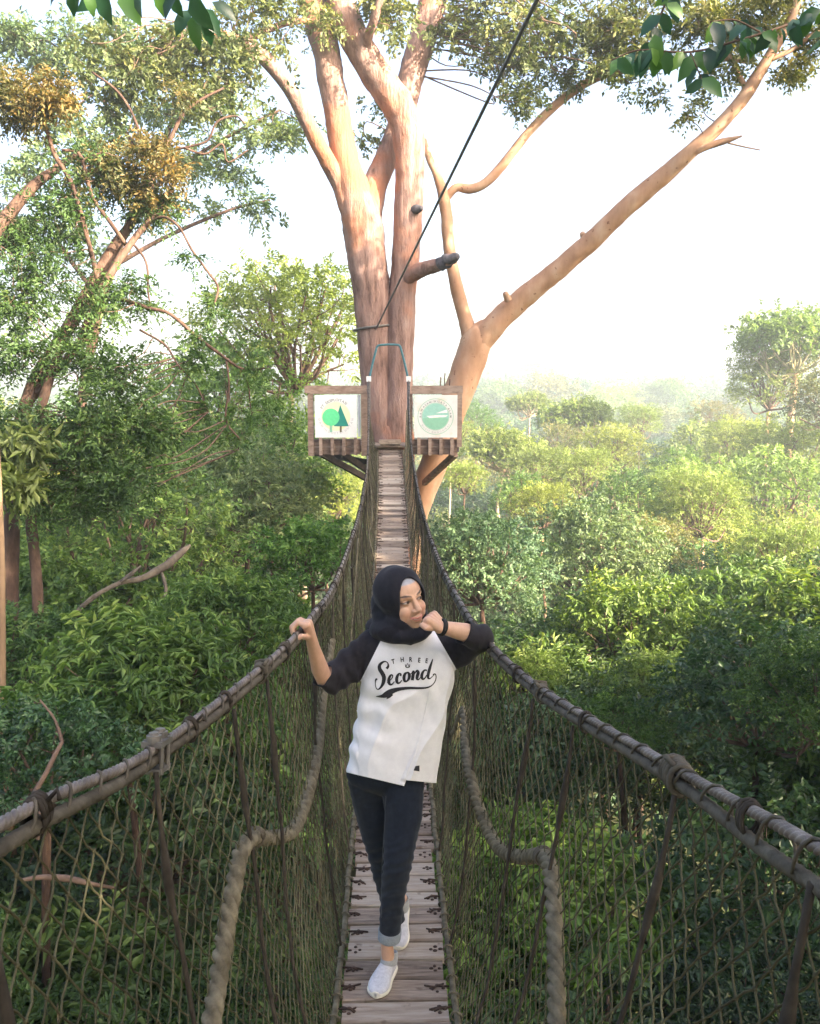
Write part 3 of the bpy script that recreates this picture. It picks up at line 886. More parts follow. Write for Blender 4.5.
for v in b2.verts:     # soft folds wrapping the head
    l = HRT @ (v.co - HC)
    w = .5 + .5 * math.tanh((-.02 - l.z) * 25)
    ph = l.z * 95 + l.x * 30 + 18 * noise.noise(l * 9)
    ph2 = l.z * 60 - l.x * 75 + 14 * noise.noise(l * 7)
    v.co += v.normal * (.0055 * w * (.6 - abs(math.sin(ph2 * .5)) ** .7) + .0045 * noise.noise(l * 9) + .0022 * (1 - w) * math.sin(l.y * 70 + l.x * 25 + 5 * noise.noise(l * 8)))
def inface(p, g=0.0):
    l = HRT @ (p - HC)
    hw = .0585 - .12 * max(0, -l.z - .05); hh = .106
    return l.y > .012 and ((l.x) / (hw + g)) ** 2 + ((l.z + .012) / (hh + g)) ** 2 < 1 and l.z > -.108
bmesh.ops.delete(b2, geom=[fc for fc in b2.faces if inface(fc.calc_center_median())], context='FACES')
bmesh.ops.delete(b2, geom=[v for v in b2.verts if not v.link_faces], context='VERTS')
for _ in range(12):
    bv = [v for v in b2.verts if v.is_boundary]
    new = {}
    for v in bv:
        ns = [e.other_vert(v).co for e in v.link_edges if e.is_boundary]
        if len(ns) == 2: new[v] = v.co * .4 + (ns[0] + ns[1]) * .3
    for v, c in new.items(): v.co = c
# turn the rim inwards to meet the face
for v in b2.verts:
    if v.is_boundary:
        l = HRT @ (v.co - HC); v.co += HR @ Vector((-l.x * .04, -.006, 0))
b2.to_mesh(hme); b2.free()
hj = obj('hijab', hme, M['hijab'], per)
so = hj.modifiers.new('thick', 'SOLIDIFY'); so.thickness = .006; so.offset = -1

# ---- shirt
sb = MB()
rows = [(626, 384, 430, .05), (634, 368, 441, .07), (645, 360, 449, .088), (660, 360, 455, .1), (675, 361.5, 455.5, .106), (690, 360, 454, .105), (705, 357, 451.5, .102), (722, 354, 449, .102), (740, 349.5, 445.5, .106), (757, 346.5, 442.5, .11), (773, 344, 439.5, .114), (790, 342.5, 438, .118), (812, 342, 437, .118)]
rows2 = smooth_path(rows, n=4)
seg = 48; vs = []
for (y, xl, xr, dep) in rows2:
    Yc = 3.50; c = P((xl + xr) / 2, y, Yc); hwid = (xr - xl) / 2 * Yc / 900
    for k in range(seg):
        a = 2 * math.pi * k / seg
        ca_, sa = math.cos(a), math.sin(a)
        ex = .82
        vs.append(c + Vector((hwid * math.copysign(abs(ca_) ** ex, ca_), dep * math.copysign(abs(sa) ** ex, sa), 0)))
fs = []
nr = len(rows2)
for i in range(nr - 1):
    for k in range(seg):
        a = i * seg + k; b = i * seg + (k + 1) % seg
        fs.append((a, a + seg, b + seg, b))
fs.append(tuple(range(seg))); fs.append(tuple((nr - 1) * seg + k for k in range(seg - 1, -1, -1)))
sb.add(vs, fs)
sb.caps([P(372, 643, 3.51), P(350, 663, 3.505), P(330, 680, 3.46), P(321, 676, 3.42)], [.058, .062, .052, .047])
sb.caps([P(352, 670, 3.50), P(334, 681, 3.47)], [.055, .05])
sb.caps([P(436, 644, 3.51), P(462, 649, 3.50), P(481, 638, 3.42), P(462, 632.5, 3.372), P(455, 631, 3.36)], [.058, .066, .056, .047, .044])
sb.caps([P(452, 656, 3.50), P(466, 648, 3.48)], [.055, .06])
sme = remesh(sb, .0048, smooth=6)
b2 = bmesh.new(); b2.from_mesh(sme)
HEM = P(343, 772, 3.5)
def crease(t): return 1 - 2 * abs(math.sin(t * .5)) ** .75
def fold(p, nrm):
    x, y = PX(p)
    d = 0.0
    # diagonal drapes from the raised left shoulder down to the hip, and a soft pull at the waist
    s1 = (x - 400) * .86 + (y - 700) * .30
    amp = min(1, max(0, (y - 650) / 50))
    d += .0095 * amp * crease(s1 * .20 + 4.5 * noise.noise(Vector((x * .022, y * .014, 1)))) * (0.4 + .6 * max(0, noise.noise(Vector((x * .03, y * .015, 5))) + .4))
    s2 = (y - 700) * .9 - (x - 360) * .45
    loc = math.exp(-((x - 374) / 20) ** 2 - ((y - 712) / 40) ** 2)
    d += .0045 * loc * math.sin(s2 * .27 + 1.5 * noise.noise(Vector((x * .05, y * .04, 2))))
    loc = math.exp(-((x - 440) / 22) ** 2 - ((y - 690) / 40) ** 2)
    d += .005 * loc * math.sin((x * .8 - y * .3) * .33)
    d += .006 * noise.noise(Vector((x * .03, y * .022, 9)))
    # sleeves: rings of wrinkles
    if x < 358: d += .0042 * math.sin((x * .8 - y * .55) * .42 + 2 * noise.noise(Vector((x * .06, y * .06, 3))))
    if x > 455: d += .0042 * math.sin((x * .75 + y * .5) * .40 + 2 * noise.noise(Vector((x * .06, y * .06, 4))))
    # side panel flap edge
    return d
for v in b2.verts: v.normal_update()
dl = [(v, v.normal * fold(v.co, v.normal)) for v in b2.verts]
for v, d in dl: v.co += d
def cut(b2, co_, no_, sph=None, clear=True):
    if sph:
        fsel = [fc for fc in b2.faces if (fc.calc_center_median() - sph[0]).length < sph[1]]
    else: fsel = list(b2.faces)
    ge = set(fsel)
    for fc in fsel: ge.update(fc.verts); ge.update(fc.edges)
    bmesh.ops.bisect_plane(b2, geom=list(ge), plane_co=co_, plane_no=no_, clear_outer=clear, clear_inner=False, dist=1e-6)
# hem
def hemcut(p, q, test):
    no = Vector(P(*p, 3)).cross(Vector(P(*q, 3))).normalized()
    if no.z > 0: no = -no
    fsel = [fc for fc in b2.faces if test(PX(fc.calc_center_median())[0])]
    ge = set(fsel)
    for fc in fsel: ge.update(fc.verts); ge.update(fc.edges)
    bmesh.ops.bisect_plane(b2, geom=list(ge), plane_co=zero, plane_no=no, clear_outer=True, dist=1e-6)
zero = Vector((0, 0, 0))
sl_ = Vector(P(417, 750, 3)).cross(Vector(P(404.5, 785, 3))).normalized()
bmesh.ops.bisect_plane(b2, geom=list(b2.faces) + list(b2.edges) + list(b2.verts), plane_co=zero, plane_no=sl_, dist=1e-6)
hemcut((343, 771.5), (404, 786), lambda x: x < 404.6)
hemcut((404, 780.0), (440, 783.5), lambda x: x >= 404.6)
# sleeve ends
nL = (Vector(P(313, 646, 3.33)) - Vector(P(325, 681, 3.44))).normalized()
cut(b2, P(322.5, 675, 3.43), (nL + Vector((-.35, 0, -.1))).normalized(), (P(319, 672, 3.42), .075))
nR = (wR - eR).normalized()
cut(b2, P(464, 632.5, 3.375), (nR + Vector((0, .0, .15))).normalized(), (P(455, 631, 3.36), .075))
# raglan seams
s1n = Vector(P(386, 630, 3)).cross(Vector(P(364.5, 673, 3))).normalized()
s2n = Vector(P(435, 632, 3)).cross(Vector(P(457.5, 671, 3))).normalized()
if s1n.x > 0: s1n = -s1n
if s2n.x < 0: s2n = -s2n
zero = Vector((0, 0, 0))
cut(b2, zero, s1n, None, False); cut(b2, zero, s2n, None, False)
def side_of(fc):
    c = fc.calc_center_median()
    if c.dot(s1n) > 0: return -1
    if c.dot(s2n) > 0: return 1
    return 0
def extract(k):
    b3 = b2.copy()
    bmesh.ops.delete(b3, geom=[fc for fc in b3.faces if side_of(fc) != k], context='FACES')
    bmesh.ops.delete(b3, geom=[v for v in b3.verts if not v.link_faces], context='VERTS')
    me = bpy.data.meshes.new('t'); b3.to_mesh(me); b3.free(); return me
full = bpy.data.meshes.new('full'); b2.to_mesh(full)
bvh = BVHTree.FromBMesh(b2)
shirt = obj('shirt', extract(0), M['shirt'], per)
sl = [obj('sleeve', extract(k), M['sleeve'], shirt) for k in (-1, 1)]
b2.free()
for o in [shirt] + sl:
    so = o.modifiers.new('thick', 'SOLIDIFY'); so.thickness = .003; so.offset = -1
# overlapping side panel at the hem (the flap edge right of centre)
def onshirt(x, y, lift=.002):
    d = P(x, y, 3).normalized()
    loc, nr_, ix, ds = bvh.ray_cast(zero, d)
    if loc is None: loc = P(x, y, 3.40)
    return loc - d * lift
t = MB(); ed = smooth_path([(430, 690), (424, 720), (417, 750), (409, 770), (404.5, 784.5)], n=8)
vs = []; fs = []
for i, (x, y) in enumerate(ed):
    k = i / (len(ed) - 1); wd = .4 + 5 * k
    lift = .0015 + .005 * k
    vs += [onshirt(x - wd, y - .3 * k, .0012), onshirt(x - .8, y, lift), onshirt(x, y, lift * .9), onshirt(x + .3, y, .0)]
for i in range(len(ed) - 1):
    for c in range(3):
        a = i * 4 + c; fs.append((a, a + 1, a + 5, a + 4))
t.add(vs, fs); t.build('hem_flap', M['shirt'], shirt)
t = MB(); q = [(413.5, 770.5), (415.5, 766), (419.5, 765.5), (419.5, 771.5)]
t.add([onshirt(x, y, .003) for x, y in q], [(0, 1, 2, 3)]); t.build('hem_tag', M['print'], shirt)
# ---- chest print, in the photograph's crop units: x = 340 + cx / 6.83, y = 640 + cy / 6.83
pr = MB()
def pj(cx, cy, lift=.0022): return onshirt(340 + cx / 6.83, 640 + cy / 6.83, lift)
def stroke(pts, lift=.0022, n=7):
    sp = smooth_path(pts, n=n); vs = []; fs = []
    for i, q in enumerate(sp):
        a = sp[max(0, i - 1)]; b = sp[min(len(sp) - 1, i + 1)]
        tx, ty = b[0] - a[0], b[1] - a[1]; l = math.hypot(tx, ty) or 1
        w = max(q[2] * 1.22 + .8, 1.5) / 2
        nx, ny = -ty / l * w, tx / l * w
        vs += [pj(q[0] + nx, q[1] + ny, lift), pj(q[0], q[1], lift), pj(q[0] - nx, q[1] - ny, lift)]
    for i in range(len(sp) - 1):
        for c in (0, 1):
            a = i * 3 + c; fs.append((a, a + 1, a + 4, a + 3))
    pr.add(vs, fs)
stroke([(318, 196, 14), (329, 180, 12), (326, 158, 6), (310, 147, 6), (288, 154, 12), (270, 174, 17), (272, 200, 21), (288, 226, 22), (300, 256, 22), (294, 296, 18), (276, 326, 10), (258, 337, 6), (245, 322, 4), (241, 292, 4), (246, 268, 9), (254, 272, 8)])
stroke([(322, 292, 4), (340, 278, 4), (354, 262, 5), (360, 246, 6), (352, 238, 8), (340, 250, 13), (333, 276, 17), (338, 300, 14), (354, 303, 8), (372, 284, 4)])
stroke([(412, 246, 12), (416, 234, 8), (406, 229, 8), (394, 242, 14), (387, 266, 17), (391, 290, 14), (406, 293, 8), (424, 274, 4)])
stroke([(458, 222, 9), (444, 232, 14), (437, 256, 17), (442, 279, 14), (456, 281, 9), (470, 264, 14), (474, 240, 16), (466, 224, 11), (457, 222, 8)])
stroke([(474, 234, 4), (488, 228, 4), (502, 214, 12), (499, 240, 17), (494, 275, 16)])
stroke([(498, 250, 4), (512, 226, 6), (526, 210, 11), (534, 222, 17), (528, 246, 17), (526, 264, 14), (536, 270, 7), (550, 256, 4)])
stroke([(594, 208, 9), (578, 206, 8), (564, 224, 14), (558, 248, 16), (565, 266, 12), (578, 262, 7), (594, 238, 5)])
stroke([(634, 130, 4), (627, 150, 9), (614, 190, 15), (604, 228, 16), (602, 256, 13), (612, 264, 7), (628, 252, 4), (642, 238, 4)])
stroke([(634, 238, 5), (648, 232, 6), (656, 246, 5), (652, 276, 5), (632, 306, 5), (596, 325, 8), (540, 329, 11), (470, 328, 14), (400, 336, 20), (350, 352, 30), (318, 372, 34), (286, 384, 18), (246, 386, 3)])
stroke([(352, 366, 24), (336, 386, 16), (318, 403, 3)])
# small crown between the words
stroke([(446, 166, 3), (450, 184, 5), (462, 187, 5), (474, 183, 5), (477, 165, 3)], n=3)
stroke([(452, 182, 3), (461, 160, 3), (470, 181, 3)], n=3)
# arched word above
for ch, cx, cy, rot_ in (('T', 363, 146, -14), ('H', 425, 133, -7), ('R', 482, 132, 0), ('E', 541, 137, 7), ('E', 592, 141, 12)):
    vs, fs = text_geo(ch, 45, 0, .028)
    a = R(rot_); my = max(v.y for v in vs) / 2
    pr.add([pj(cx + (v.x * math.cos(a) + (v.y - my) * math.sin(a)) * .78, cy - (-(v.x) * math.sin(a) + (v.y - my) * math.cos(a))) for v in vs], fs)
pr.build('chest_print', M['print'], shirt)

# ---- jeans
jb = MB()
jb.ell(P(386, 772, 3.52), (.165, .105, .09), None, 28, 18)
FL = [(403, 780, 3.49), (403.5, 815, 3.45), (399, 850, 3.41), (396.5, 868, 3.40), (392.5, 902, 3.43), (389.8, 931, 3.455)]
RLg = [(369, 780, 3.54), (374.5, 815, 3.57), (380, 845, 3.61), (384, 868, 3.65), (391, 900, 3.72), (397, 925, 3.78)]
jb.caps([P(*q) for q in FL], [.089, .078, .063, .058, .050, .044])
jb.caps([P(*q) for q in RLg], [.088, .078, .064, .057, .047, .042])
jme = remesh(jb, .0055, smooth=5)
b2 = bmesh.new(); b2.from_mesh(jme)
for v in b2.verts: v.normal_update()
dl = []
for v in b2.verts:
    x, y = PX(v.co)
    kneew = math.exp(-((y - 862) / 26) ** 2) + .8 * math.exp(-((y - 905) / 24) ** 2) + .5 * math.exp(-((y - 795) / 16) ** 2)
    d = .0024 * kneew * math.sin(y * .62 + x * .16 + 2.4 * noise.noise(Vector((x * .07, y * .05, 1)))) + .003 * noise.noise(Vector((x * .06, y * .04, 5)))
    dl.append((v, v.normal * d))
for v, d in dl: v.co += d
ax = (P(*FL[-1]) - P(*FL[-2])).normalized()
cut(b2, P(*FL[-1]) + ax * .012, ax, (P(*FL[-1]), .075))
ax2 = (P(*RLg[-1]) - P(*RLg[-2])).normalized()
cut(b2, P(*RLg[-1]), ax2, (P(*RLg[-1]), .07))
b2.to_mesh(jme); b2.free()
jeans = obj('jeans', jme, M['denim'], per)
so = jeans.modifiers.new('thick', 'SOLIDIFY'); so.thickness = .003; so.offset = -1
def rings_(t, pth, rads, axx, asp=1.0, ref=None, seg=28):
    s1 = (ref - axx * ref.dot(axx)).normalized() if ref is not None else axx.orthogonal().normalized()
    s2 = axx.cross(s1); vs = []; fs = []
    for i, (c, r_) in enumerate(zip(pth, rads)):
        ra, rb = (r_ if hasattr(r_, '__len__') else (r_, r_))
        for k in range(seg):
            a = 2 * math.pi * k / seg; wv = 1 + .012 * math.sin(a * 3 + 1)
            vs.append(c + s1 * math.cos(a) * ra * wv + s2 * math.sin(a) * rb * wv)
    for i in range(len(pth) - 1):
        for k in range(seg):
            a = i * seg + k; b = i * seg + (k + 1) % seg; fs.append((a, b, b + seg, a + seg))
    t.add(vs, fs)
for (q, axx, r_) in ((P(*FL[-1]), ax, .0465), (P(*RLg[-1]), ax2, .044)):
    t = MB()
    pth = [q - axx * .012, q - axx * .008, q + axx * .030, q + axx * .036, q + axx * .037, q + axx * .028, q - axx * .006]
    rings_(t, pth, [r_ * .97, r_ * 1.04, r_ * 1.03, r_ * 1.01, r_ * .95, r_ * .91, r_ * .91], axx)
    t.build('cuff', M['cuff'], jeans)
# stitched inseam
t = MB(); bv2 = BVHTree.FromPolygons([v.co for v in jme.vertices], [tuple(p.vertices) for p in jme.polygons])
pts = []
for (x, y) in smooth_path([(386, 796), (384, 830), (382, 865), (381.5, 895), (381.5, 918)], n=8):
    d = P(x, y, 3).normalized(); loc = bv2.ray_cast(zero, d)[0]
    if loc is not None: pts.append(loc - d * .001)
t.tube(pts, .0018, 5); t.build('seam', flat('seam_thread', (.07, .08, .10)), jeans)

# ---- shoes
def make_shoe(toe, heel):
    a = (toe - heel); Ln = a.length; a.normalize()
    w = a.cross(Vector((0, 0, 1))).normalized(); upv_ = w.cross(a)
    root = empty('shoe', heel); link(root, per)
    secs = [(0, .020, .050), (.03, .027, .066), (.10, .0315, .072), (.20, .034, .071), (.32, .0355, .069), (.45, .037, .066), (.58, .041, .060), (.72, .0445, .051), (.85, .041, .043), (.94, .031, .036), (.985, .018, .028), (1.0, .006, .022)]
    secs = smooth_path(secs, n=4)
    def sec(scale_w, z0, top, closed=True):
        vs = []
        for (tt, hw, hh) in secs:
            hw = max(hw, .003) * scale_w
            off = .005 * math.sin(math.pi * tt)      # slight inward curve
            c = heel + a * Ln * (tt * 1.0) + w * off
            for k in range(20):
                an = 2 * math.pi * k / 20
                ca_, sa = math.cos(an), math.sin(an)
                zz = z0 + (top(tt, hh) - z0) * (.5 + .5 * math.copysign(abs(sa) ** .75, sa))
                spread = 1 - .42 * max(0, (zz - .03) / .09)
                vs.append(c + w * hw * spread * math.copysign(abs(ca_) ** .8, ca_) + upv_ * zz)
        n_ = len(secs); fs = []
        for i in range(n_ - 1):
            for k in range(20):
                p = i * 20 + k; q = i * 20 + (k + 1) % 20
                fs.append((p, q, q + 20, p + 20))
        fs.append(tuple(range(19, -1, -1))); fs.append(tuple((n_ - 1) * 20 + k for k in range(20)))
        return vs, fs
    t = MB(); t.add(*sec(1.0, .012, lambda tt, hh: hh)); up_ = t.build('upper', M['shoe'], root)
    t = MB(); t.add(*sec(1.09, .0, lambda tt, hh: .024 + .004 * math.cos(tt * 6.28))); t.build('sole', M['sole'], root)
    # padded grey collar round the ankle, high at the front
    t = MB(); c = heel + a * Ln * .20
    cz_ = (upv_ * .95 - a * .30).normalized()
    pr_ = [(.050, .052, .034), (.064, .053, .0345), (.080, .049, .034), (.094, .0445, .0325), (.099, .042, .031), (.097, .037, .028), (.075, .036, .027)]
    rings_(t, [c + cz_ * z_ + a * .018 for z_, _, _ in pr_], [(q_, w_) for _, q_, w_ in pr_], cz_, ref=a)
    t.build('collar', M['collar'], root)
make_shoe(toeF, heelF); make_shoe(toeR, heelR)
print('DBG', [(n_, tuple(round(c, 2) for c in v), [round(c) for c in PX(v)]) for n_, v in (('toeF', toeF), ('heelF', heelF), ('ankF', ankF), ('cuffF', P(*FL[-1])), ('toeR', toeR), ('heelR', heelR), ('ankR', ankR), ('cuffR', P(*RLg[-1])))])
# ---- wrist band
t = MB(); c = wR.lerp(eR, .035); axw = (eR - wR).normalized(); s_ = axw.orthogonal().normalized(); s2_ = axw.cross(s_)
for dd in (-.004, .004):
    t.tube([c + axw * dd + (s_ * math.cos(a) + s2_ * math.sin(a)) * .0285 for a in np.linspace(0, 6.2832, 25)], .0058, 8, cap=False)
t.build('wristband', M['band'], per)
# ------------------------------------------------------------------ foliage
def unit(a): return a / np.maximum(np.linalg.norm(a, axis=-1, keepdims=True), 1e-9)

def leaf_geo(B, D, N, Ln, ratio, tone, fine=False, droop=.15):
    """leaf blades: base B, direction D, normal N, length Ln"""
    D = unit(D); Sd = unit(np.cross(D, N)); N = unit(np.cross(Sd, D))
    Ln = Ln[:, None]; W = Ln * ratio * .5
    n = len(B)
    if not fine:
        m = B + D * Ln * .5
        V = np.stack([B, m + Sd * W + N * W * .35, B + D * Ln - N * Ln * droop, m - Sd * W + N * W * .35], 1)
        T = np.array([[0, 1, 2], [0, 2, 3]])
        k = 4
    else:
        q1 = B + D * Ln * .3; q2 = B + D * Ln * .68 - N * Ln * droop * .4
        V = np.stack([B, q1 + Sd * W * .9 + N * W * .3, q2 + Sd * W * .8 + N * W * .25, B + D * Ln - N * Ln * droop * 1.3, q2 - Sd * W * .8 + N * W * .25, q1 - Sd * W * .9 + N * W * .3, q1, q2], 1)
        T = np.array([[0, 1, 6], [0, 6, 5], [1, 2, 7], [1, 7, 6], [6, 7, 4], [6, 4, 5], [2, 3, 7], [7, 3, 4]])
        k = 8
    F_ = (np.arange(n)[:, None, None] * k + T[None]).reshape(-1, 3)
    return V.reshape(-1, 3), F_, np.repeat(tone, k)

def sprays(rng, O, D, L, J, leaf, ratio, spread=.9, droop=.15, tone_base=None, fine=False, up=.6):
    """J leaves along each twig O -> O + D*L"""
    n = len(O); D = unit(D)
    t = (np.arange(J) + rng.random((n, J))) / J
    sgn = np.where((np.arange(J) % 2) == 0, 1., -1.)[None, :] * np.ones((n, 1))
    upv = np.zeros((n, 3)); upv[:, 2] = 1
    upv = unit(upv * up + rng.normal(0, .45, (n, 3)))
    sd = unit(np.cross(D, upv))
    C = O[:, None] + D[:, None] * (L[:, None, None] * t[..., None]); C[..., 2] -= (t ** 2) * L[:, None] * .25
    dd = D[:, None] * .55 + sd[:, None] * (sgn[..., None] * spread) + rng.normal(0, .35, (n, J, 3)); dd[..., 2] -= .12
    nn = upv[:, None] + rng.normal(0, .38, (n, J, 3))
    ln = leaf * rng.uniform(.65, 1.3, (n, J))
    tb = tone_base if tone_base is not None else rng.random(n)
    tn = np.clip(tb[:, None] * .6 + .4 * rng.random((n, J)), 0, 1)
    return leaf_geo(C.reshape(-1, 3), dd.reshape(-1, 3), nn.reshape(-1, 3), ln.ravel(), ratio, tn.ravel(), fine, droop)

def join(parts):
    V, T, A, o = [], [], [], 0
    for v, t, a in parts:
        V.append(v); T.append(t + o); A.append(a); o += len(v)
    return np.vstack(V), np.vstack(T), np.concatenate(A)

def rnd_dir(rng, n): return unit(rng.normal(0, 1, (n, 3)))

def crown_proto(name, seed, rad, asp, lobes, sp, J, leaf, ratio, mat, droop=.2, twig=.35, bark='bark_twig', umbrella=0.0, lobe_r=(.3, .48), fine=False):
    """a crown of unit-ish size centred on its own middle, plus its limbs; returns (crown mesh, limbs mesh)"""
    rng = np.random.default_rng(seed)
    C = []; tries = 0
    while len(C) < lobes and tries < 4000:
        tries += 1
        d = rnd_dir(rng, 1)[0]
        if d[2] < -.55 + umbrella: continue
        r = rng.uniform(.45, .78)
        c = d * r * np.array([rad, rad, rad * asp])
        if all(np.linalg.norm((c - q) / np.array([1, 1, asp])) > rad * .3 for q in C) or tries > 1500: C.append(c)
    C = np.array(C); parts = []
    mbx = MB()
    root = Vector((0, 0, -rad * asp * .62))
    for c in C:
        lr = rad * rng.uniform(*lobe_r)
        n = max(4, int(sp * (lr / (rad * .4)) ** 2))
        d = rnd_dir(rng, n); d[:, 2] = np.abs(d[:, 2]) * 1.0 - .45 * rng.random(n)
        d = unit(d)
        rr = lr * rng.uniform(.45, 1.0, n) * (1 + .25 * np.sin(d[:, 0] * 7 + seed) * np.cos(d[:, 1] * 6))
        O = c + d * rr[:, None] * np.array([1, 1, .7])
        out = unit(d * .8 + unit(O) * .5 + rng.normal(0, .35, (n, 3)))
        tone = np.clip(rng.random() * .62 + rng.random(n) * .42 + .12 * d[:, 2], 0, 1)
        parts.append(sprays(rng, O, out, np.full(n, twig) * rng.uniform(.6, 1.3, n), J, leaf, ratio, droop=droop, tone_base=tone, fine=fine))
        mid = (root * .45 + Vector(c) * .55) + Vector(rng.normal(0, rad * .08, 3)); mid.z -= rad * .06
        path = smooth_path([tuple(root), tuple(mid), tuple(c)], n=5)
        b0 = rad * .024
        mbx.tube(path, list(np.linspace(b0, b0 * .35, len(path))), 6, cap=False)
        for _ in range(3):
            e = Vector(c) + Vector(rnd_dir(rng, 1)[0]) * lr * .85
            st_ = Vector(path[int(len(path) * rng.uniform(.5, .95)) - 1])
            mbx.tube(smooth_path([tuple(st_), tuple((st_ + e) / 2 + Vector(rng.normal(0, lr * .12, 3))), tuple(e)], n=4), list(np.linspace(b0 * .3, b0 * .08, 9)), 4, cap=False)
    V, T, A = join(parts)
    me = np_mesh(name + '_crown', V, T, A); me.materials.append(M[mat])
    lo = mbx.build(name + '_limbs', M[bark]); lm = lo.data; bpy.data.objects.remove(lo)
    return dict(crown=me, limbs=lm, rad=rad, asp=asp, top=float(V[:, 2].max()), tri=len(T))

# trunk of unit height, radius 1
def trunk_proto(seed, bend):
    r_ = random.Random(seed); t = MB()
    path = smooth_path([(0, 0, -.02), (r_.uniform(-bend, bend), r_.uniform(-bend, bend), .3), (r_.uniform(-bend, bend), r_.uniform(-bend, bend), .65), (0, 0, 1.0)], n=6)
    rr_ = np.linspace(1.0, .62, len(path)); vs = []; fs = []
    for i, q in enumerate(path):
        for k in range(10):
            a = 2 * math.pi * k / 10; g_ = rr_[i] * (1 + .12 * noise.noise(Vector((math.cos(a) * 1.5, math.sin(a) * 1.5, q[2] * 7 + seed * 5))))
            vs.append((q[0] + g_ * math.cos(a), q[1] + g_ * math.sin(a), q[2]))
    for i in range(len(path) - 1):
        for k in range(10):
            a = i * 10 + k; b = i * 10 + (k + 1) % 10; fs.append((a, b, b + 10, a + 10))
    t.add(vs, fs)
    # radius is in crown units, so write it anisotropically: x,y here are radius, bend is scaled with them
    o = t.build('trunk_proto', None); me = o.data; bpy.data.objects.remove(o); return me
TR = {}
def trunk_mesh(mat, k):
    if (mat, k) not in TR:
        me = trunk_proto(k, 1.6 + k * .5); me.materials.append(M[mat]); TR[mat, k] = me
    return TR[mat, k]

PR = {}
PR['shrub_a'] = crown_proto('broadleaf_shrub', 1, 1.5, .8, 16, 46, 9, .125, .42, 'leaf_mid', droop=.3, twig=.3)
PR['shrub_b'] = crown_proto('glossy_shrub', 2, 1.5, .75, 16, 60, 9, .095, .5, 'leaf_dark', droop=.25, twig=.26)
PR['shrub_c'] = crown_proto('long_leaf_shrub', 3, 1.5, .8, 16, 62, 9, .14, .28, 'leaf_mid', droop=.5, twig=.32)
PR['shrub_l'] = crown_proto('lime_shrub', 4, 1.5, .7, 15, 50, 9, .12, .42, 'leaf_lime', droop=.25, twig=.3)
PR['shrub_s'] = crown_proto('small_leaf_shrub', 21, 1.5, .8, 17, 110, 10, .066, .42, 'leaf_dark', droop=.25, twig=.24)
PR['shrub_t'] = crown_proto('small_bright_shrub', 22, 1.5, .8, 17, 90, 10, .075, .38, 'leaf_mid', droop=.3, twig=.26)
PR['tree_a'] = crown_proto('round_tree', 5, 3.0, .85, 22, 62, 10, .17, .48, 'leaf_blue', droop=.2, twig=.45)
PR['tree_b'] = crown_proto('olive_tree', 6, 3.0, .9, 22, 55, 10, .15, .45, 'leaf_lime', droop=.2, twig=.45)
PR['tree_c'] = crown_proto('green_tree', 7, 3.0, .95, 22, 58, 10, .16, .45, 'leaf_mid', droop=.2, twig=.45)
PR['tree_g'] = crown_proto('bronze_tree', 8, 3.0, .8, 20, 50, 10, .15, .45, 'leaf_gold', droop=.2, twig=.45)
PR['tree_u'] = crown_proto('umbrella_tree', 9, 3.0, .6, 20, 70, 10, .19, .5, 'leaf_lime', droop=.2, twig=.4, umbrella=.45, lobe_r=(.28, .42), bark='bark_pale')
PR['far_a'] = crown_proto('far_tree_a', 10, 5.0, .9, 18, 55, 9, .34, .55, 'leaf_blue', twig=1.1)
PR['far_b'] = crown_proto('far_tree_b', 11, 5.0, 1.0, 18, 52, 9, .34, .55, 'leaf_lime', twig=1.1)
PR['far_c'] = crown_proto('far_tree_c', 12, 5.0, .75, 16, 55, 9, .34, .55, 'leaf_mid', twig=1.1, umbrella=.3)
PR['far_g'] = crown_proto('far_tree_g', 13, 5.0, .85, 16, 52, 9, .34, .55, 'leaf_gold', twig=1.1, umbrella=.2)

# ------------------------------------------------------------------ terrain
def ss(a, b, x):
    t = np.clip((x - a) / (b - a), 0, 1); return t * t * (3 - 2 * t)
def ground(x, y):
    r_ = np.hypot(x, y)
    z = -9.0 - 5 * ss(25, 90, y) + 3.5 * ss(0, 14, -x) * (1 - ss(30, 70, y)) - 1.0 * ss(2, 14, x) * (1 - ss(30, 70, y))
    z = z + 8.0 * ss(110, 270, r_) - 10 * ss(330, 900, r_) + 1.6 * np.sin(x * .021 + 1) * ss(100, 240, r_) + .5 * np.sin(x * .5) * np.cos(y * .43)
    return z
rad_ = np.concatenate([np.linspace(0, 60, 40), np.linspace(64, 420, 60), np.array([500, 650, 900, 1300, 1900])])
na = 128; V = []; T = []
for i, r_ in enumerate(rad_):
    for k in range(na):
        a = 2 * math.pi * k / na; x, y = r_ * math.cos(a), r_ * math.sin(a)
        V.append((x, y, float(ground(x, y))))
for i in range(len(rad_) - 1):
    for k in range(na):
        a = i * na + k; b = i * na + (k + 1) % na; T.append((a, a + na, b + na, b))
gm = np_mesh('forest_floor', np.array(V), np.array(T), np.full(len(V), .5)); gm.materials.append(M['floor'])
go = bpy.data.objects.new('forest_floor', gm); COL.objects.link(go); tag(go, kind='structure', label='dark leaf littered forest floor far below the bridge', cat='ground')

